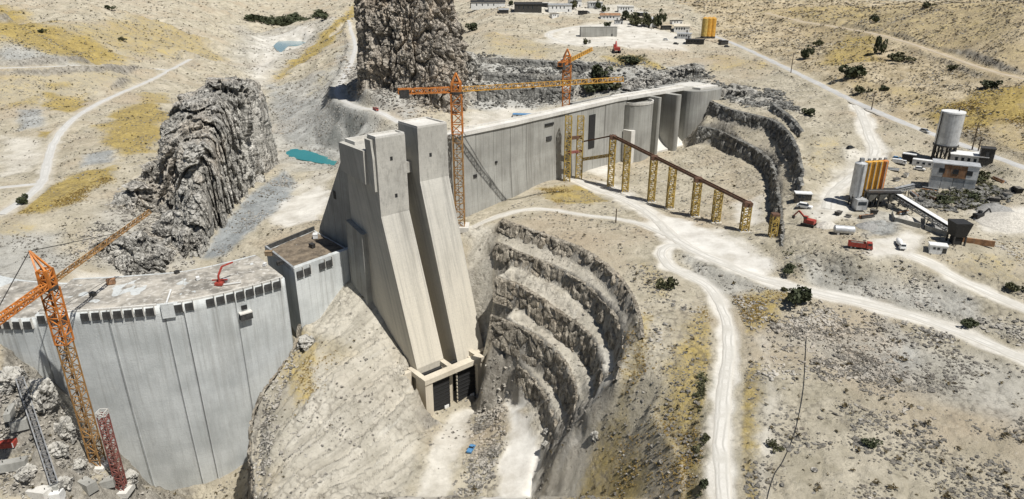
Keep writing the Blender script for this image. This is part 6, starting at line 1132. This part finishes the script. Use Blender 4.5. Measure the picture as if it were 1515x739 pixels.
# clutter on the dam deck
for i_, (px, py, L_, mt, lab) in enumerate([(398, 378, 4, 'wood', 'timber box at the deck corner beside the brown deck'), (414, 392, 3.2, 'dark_steel', 'dark pump at the right end of the dusty deck'), (392, 393, 2.2, 'white', 'small white drum on the right of the dusty deck'), (293, 414, 2.4, 'white', 'white drum left of the red boom'), (138, 438, 3, 'dark_steel', 'dark compressor on the left of the deck'), (165, 420, 4, 'rust', 'rusty form crate on the middle of the deck'), (262, 405, 2.5, 'dark_steel', 'dark tool chest near the deck back edge'), (467, 352, 4, 'white', 'pale form stack on the brown sunken deck'), (462, 366, 3.4, 'dark_steel', 'round dark skip on the brown sunken deck'), (335, 418, 3, 'silver', 'silver tray beside the red boom')]):
    p = Vector(PH(px, py, CAMZ - DZ - 0.5)); t = thing('site_box', lab, 'box', p, i_ * 0.7, 'boxes on the dam deck'); MB().box(-L_ / 2, L_ / 2, -L_ * .35, L_ * .35, 0, L_ * .6).build('body', M[mt], t); MB().box(-L_ * .53, L_ * .53, -L_ * .38, L_ * .38, L_ * .6 + .01, L_ * .7).build('lid', M[mt], t)

# ------------------------------------------------------------------ bushes and trees
def leaf_cloud(seed, n, mat, flat=0.75, size=0.16):
    g = np.random.default_rng(seed); lob = g.normal(0, .38, (9, 3)); lob[:, 2] = np.abs(lob[:, 2]) * flat + .35; vs, fs = [], []
    for i_ in range(n):
        c_ = lob[g.integers(9)]; d = g.normal(0, 1, 3); d /= np.linalg.norm(d); rr = .42 * g.uniform(.35, 1) ** .5; p = c_ + d * rr * np.array([1, 1, flat]); p[2] = max(p[2], .03)
        a_ = g.normal(0, 1, 3); a_ /= np.linalg.norm(a_); b_ = np.cross(a_, g.normal(0, 1, 3)); b_ /= np.linalg.norm(b_) + 1e-6; s_ = size * g.uniform(.5, 1.3); o_ = len(vs)
        vs += [tuple(p + a_ * s_), tuple(p + b_ * s_ * .7), tuple(p - a_ * s_), tuple(p - b_ * s_ * .7)]; fs.append((o_, o_ + 1, o_ + 2, o_ + 3))
    return mesh_arrays('foliage', vs, fs, mat, False)
fol = [leaf_cloud(s_, 420, M['leaf'] if s_ % 2 else M['leaf_dark']) for s_ in range(5)]
def stem_mesh():
    mb = MB(); mb.cyl((0, 0, -.15), (0, 0, .3), .07, .05, 6)
    for a_ in (0, 2.1, 4.2): mb.cyl((0, 0, .15), (.3 * math.cos(a_), .3 * math.sin(a_), .6), .04, .015, 5)
    return mb.data('stem', M['bark'])
stem_me = stem_mesh()
def bush(name, label, cat, px, py, wpx, hpx, v, group):
    p = at(px, py); k = upx(p); o = thing(name, label, cat, p, v * 1.7, group); f_ = link('crown', fol[v % 5], o); f_.scale = (wpx * k * .62, wpx * k * .62, hpx * k * .85); s_ = link('trunk', stem_me, o); s_.scale = f_.scale
    return o
for i_, (px, py, w, h, lab) in enumerate([(1262, 115, 30, 22, 'large dark round bush above the paved road'), (1272, 138, 18, 14, 'round bush just below the largest hillside bush'), (1189, 88, 14, 20, 'tall bush beside the upper paved road'), (1328, 90, 26, 12, 'wide dark bush right of the yellow grass patch'), (1297, 80, 14, 26, 'tall olive bush in the yellow grass patch'), (1463, 130, 20, 14, 'green bush below the brown track at the right'), (1408, 104, 14, 10, 'small bush below the brown track'), (1296, 34, 14, 12, 'small dark bush at the top of the hillside'), (1370, 12, 14, 9, 'dark bush at the top edge of the hillside'), (1198, 172, 16, 12, 'bush between the channel and the ramp'), (1308, 134, 14, 8, 'low bush right of the round one'), (1213, 68, 14, 10, 'bush upslope of the tall roadside bush'), (1181, 448, 36, 30, 'big dark bush below the haul road'), (990, 428, 20, 20, 'dark round bush inside the hairpin'), (1168, 402, 20, 12, 'low green bush at the channel end'), (1433, 482, 22, 12, 'bush on the bank right of the big one'), (1496, 428, 22, 14, 'bush at the right edge by the pale road'), (1284, 660, 22, 12, 'brown bush on the lower right slope'), (1143, 662, 16, 12, 'dark bush beside the black cable'), (884, 116, 26, 20, 'brown thicket behind the spillway crest'), (880, 136, 34, 18, 'dark thicket just behind the crest road'), (908, 134, 20, 14, 'thicket at the right of the dark one'), (938, 94, 30, 10, 'green bush row on the yellow slope'), (866, 66, 9, 9, 'small bush by the curved white track'), (700, 46, 16, 12, 'dark bush right of the cliff top'), (35, 302, 16, 16, 'dark bush beside the left road'), (1046, 652, 14, 12, 'dark green bush beside the lower haul road'), (1040, 720, 16, 16, 'lowest dark green bush beside the haul road'), (1450, 268, 26, 16, 'green bush beside the works building'), (1396, 298, 24, 8, 'long dark hedge under the works building'), (1440, 292, 22, 9, 'dark hedge right of the long one'), (1160, 430, 12, 7, 'small bush left of the big dark one'), (60, 48, 10, 5, 'dark shrub on the yellow hill at top left'), (180, 60, 10, 5, 'dark shrub near the yellow hill crest'), (160, 14, 12, 6, 'dark shrub patch high on the left hill')]):
    bush('bush', lab, 'bush', px, py, w, h, i_, 'bushes on the dry ground')
for i_, (px, py, w, h, lab) in enumerate([(958, 40, 16, 26, 'tall dark tree between the settlement houses'), (972, 42, 14, 26, 'slender dark tree right of the tall one'), (940, 38, 18, 18, 'broad dark tree left of the tall one'), (926, 30, 16, 14, 'rounded tree behind the rust red roof'), (898, 40, 9, 9, 'small tree before the rust red roof'), (846, 14, 14, 16, 'dark tree beside the small white house'), (886, 14, 10, 12, 'tree left of the grey flat house'), (893, 18, 9, 10, 'small round tree by the blue car'), (712, 6, 12, 9, 'tree at the left of the settlement'), (756, 8, 8, 8, 'tree between the two dark sheds')]):
    bush('tree', lab, 'tree', px, py, w, h, i_ + 1, 'trees in the settlement')

# ------------------------------------------------------------------ loose stones, scrub, straw (uncountable)
ico_v = np.array([(1, 0, 0), (-1, 0, 0), (0, 1, 0), (0, -1, 0), (0, 0, 1), (0, 0, -1), (.6, .6, .55), (-.6, .6, .55), (-.6, -.6, .5), (.6, -.6, .55)]); ico_f = np.array([(4, 6, 7), (4, 7, 8), (4, 8, 9), (4, 9, 6), (0, 6, 9), (1, 8, 7), (2, 7, 6), (3, 9, 8), (0, 2, 6), (0, 9, 3), (1, 7, 2), (1, 3, 8), (5, 2, 0), (5, 0, 3), (5, 3, 1), (5, 1, 2)])
PXV = None
def in_view():
    d = FY * CP - (FZ2 - CAMZ) * SP; px = 757.5 + FPX * FX / d; v = FY * SP + (FZ2 - CAMZ) * CP; py = 369.5 - FPX * v / d
    return (px > -60) & (px < 1575) & (py > -30) & (py < 780), d
VIEW, DEP = in_view()
foot = np.zeros(NR * NC, bool)                                    # keep loose material off the structures
for poly in ([(-345, 330), (-250, 299), (-204, 304), (-172, 312), (-125, 344), (-97, 382), (-60, 350), (-40, 330), (-5, 360), (-30, 400), (95, 560), (185, 640), (160, 660), (-100, 450), (-150, 430), (-200, 380), (-345, 380)],):
    P = np.array(poly, float); x, y = FX, FY; ins = np.zeros(NR * NC, bool)
    for i_ in range(len(P)):
        a_, b_ = P[i_], P[(i_ + 1) % len(P)]; ins ^= ((a_[1] > y) != (b_[1] > y)) & (x < (b_[0] - a_[0]) * (y - a_[1]) / (b_[1] - a_[1] + 1e-12) + a_[0])
    foot |= ins
def scatter(name, label, w, count, smin, smax, base_v, base_f, mat, squash=0.7, seed=1, sink=0.2, far_k=0.0022, tilt=True):
    g = np.random.default_rng(seed); w = w * VIEW * (~foot); w = w / w.sum(); idx = g.choice(len(w), count, p=w)
    x = FX[idx] + g.uniform(-.5, .5, count) * DEP[idx] * .004; y = FY[idx] + g.uniform(-.5, .5, count) * DEP[idx] * .004; z = sample(HF, x, y)
    s_ = smin + (smax - smin) * g.power(1, count) ** 4; s_ = np.maximum(s_, DEP[idx] * far_k * g.uniform(.6, 1.2, count))
    a_ = g.uniform(0, 6.283, count); n = len(base_v); jit = 1 + g.normal(0, .22, (count, n, 1)); sc = np.stack([s_ * g.uniform(.7, 1.4, count), s_ * g.uniform(.7, 1.3, count), s_ * squash * g.uniform(.6, 1.2, count)], 1)
    B_ = base_v[None] * jit * sc[:, None, :]; ca, sa = np.cos(a_)[:, None], np.sin(a_)[:, None]
    X = B_[..., 0] * ca - B_[..., 1] * sa + x[:, None]; Y = B_[..., 0] * sa + B_[..., 1] * ca + y[:, None]; Z = B_[..., 2] + (z - 0 + s_ * squash * (0.5 - sink))[:, None] if not tilt else B_[..., 2] + (z + s_ * squash * (.35 - sink))[:, None]
    V_ = np.stack([X, Y, Z], -1).reshape(-1, 3); Fq = (base_f[None] + (np.arange(count) * n)[:, None, None]).reshape(-1, base_f.shape[1])
    o = link(name, mesh_arrays(name, V_, Fq, mat, False)); tag(o, label, kind='stuff'); return o
open_ = (1 - np.clip(road_near * 1.5, 0, 1)) * (1 - np.clip(dust * 1.2, 0, 1)); clump = np.clip(fbm(FX / 14, FY / 14, 0, 4, 91) * 2.2 + .5, 0.05, 1) ** 2; clump2 = np.clip(fbm(FX / 26 + 4, FY / 26, 0, 4, 95) * 2.5 + .2, 0.02, 1) ** 2
lowright = ((FX > 60) & (FY < 330)).astype(float)
scatter('stones', 'loose grey and tan stones over the slopes', open_ * clump * (1 - .85 * np.clip(pale + norock * .5, 0, 1)) * (0.35 + 1.0 * grey + 0.8 * lowright + 0.6 * np.clip(slp, 0, 1) + .3 * hillband), 36000, .16, .95, ico_v, ico_f, M['stone'], .7, 3, far_k=.0011)
scatter('pale_stones', 'pale broken stones on the rocky slope', open_ * clump2 * (0.15 + .7 * lowright + .9 * grey + .5 * hillband), 14000, .2, 1.1, ico_v, ico_f, M['crag_lite'], .6, 4, far_k=.0011)
tv, tf = [], []
gt = np.random.default_rng(5)
for i_ in range(14):
    a_ = gt.uniform(0, 6.283); rr = gt.uniform(0, .7); c_ = np.array([math.cos(a_) * rr, math.sin(a_) * rr, gt.uniform(.1, .8)]); u = gt.normal(0, 1, 3); u /= np.linalg.norm(u); v = np.cross(u, gt.normal(0, 1, 3)); v /= np.linalg.norm(v); o_ = len(tv); tv += [c_ + u * .5, c_ + v * .4, c_ - u * .5 - v * .15]; tf.append((o_, o_ + 1, o_ + 2))
tv, tf = np.array(tv), np.array(tf)
scatter('scrub', 'small dry dark shrubs dotted over the hillsides', open_ * (clump * .7 + .3) * (hillband * 1.5 + .16 + .12 * grass * (FY < 420) + .04 * lowright + .25 * ((FY > 700) & (FX < -250)) * grass + .6 * green) * (1 - np.clip(pale, 0, .95)), 9000, .4, 1.5, tv, tf, M['tuft'], .8, 6, -.1, .0016)
scatter('straw_grass', 'dry yellow straw grass on the ochre ground', open_ * clump2 * grass * (FY < 520), 5000, .2, .7, tv, tf, M['straw'], .6, 7, 0, .0011)
scatter('green_scrub', 'green scrub along the road edge', open_ * np.clip(green, 0, 1) ** 1.0 * clump, 900, .5, 1.5, tv, tf, M['leaf'], .9, 8, -.1, .002)
# rubble: intake floor debris and the scree of the far river wood
rub = np.zeros(NR * NC)
for pxs, soft in [([(700, 612), (745, 590), (752, 640), (735, 690), (700, 735), (668, 735), (700, 660)], 3), ([(390, 590), (430, 520), (440, 540), (405, 620), (395, 739), (378, 739)], 3), ([(0, 560), (60, 570), (150, 690), (215, 735), (0, 739)], 6), ([(1130, 480), (1230, 455), (1400, 500), (1300, 560), (1150, 560)], 8), ([(235, 232), (150, 325), (105, 395), (292, 395), (275, 330), (255, 290)], 8), ([(510, 90), (545, 115), (650, 165), (640, 185), (560, 158), (505, 125)], 8), ([(720, 545), (760, 545), (780, 590), (745, 590)], 3)]: paint(rub, pxs, soft)
scatter('rubble', 'broken rock rubble heaps at the cliff and dam feet', rub * (1 - .8 * np.clip(dust, 0, 1)) * (.3 + clump), 6500, .25, 1.3, ico_v, ico_f, M['crag_lite'], .75, 12)
dr = np.zeros(NR * NC)
for pxs, soft in [([(700, 84), (900, 94), (1045, 98), (1050, 126), (930, 138), (860, 135), (700, 158)], 8), ([(1055, 120), (1150, 135), (1180, 165), (1065, 150)], 6), ([(1340, 285), (1480, 275), (1500, 300), (1400, 312), (1340, 305)], 4)]: paint(dr, pxs, soft)
scatter('dark_rubble', 'dark grey broken rock behind the crest and around the plant', dr * open_ * (.2 + clump), 4500, .5, 2.4, ico_v, ico_f, M['quarry'], .8, 15, far_k=.0016)
tw = np.zeros(NR * NC); paint(tw, [(366, 33), (400, 28), (440, 26), (482, 28), (482, 34), (440, 37), (400, 38)], 8)
scatter('far_wood', 'dark row of trees along the far river', tw, 900, 6, 12, tv, tf, M['leaf_dark'], 1.0, 13, -.1, .004)
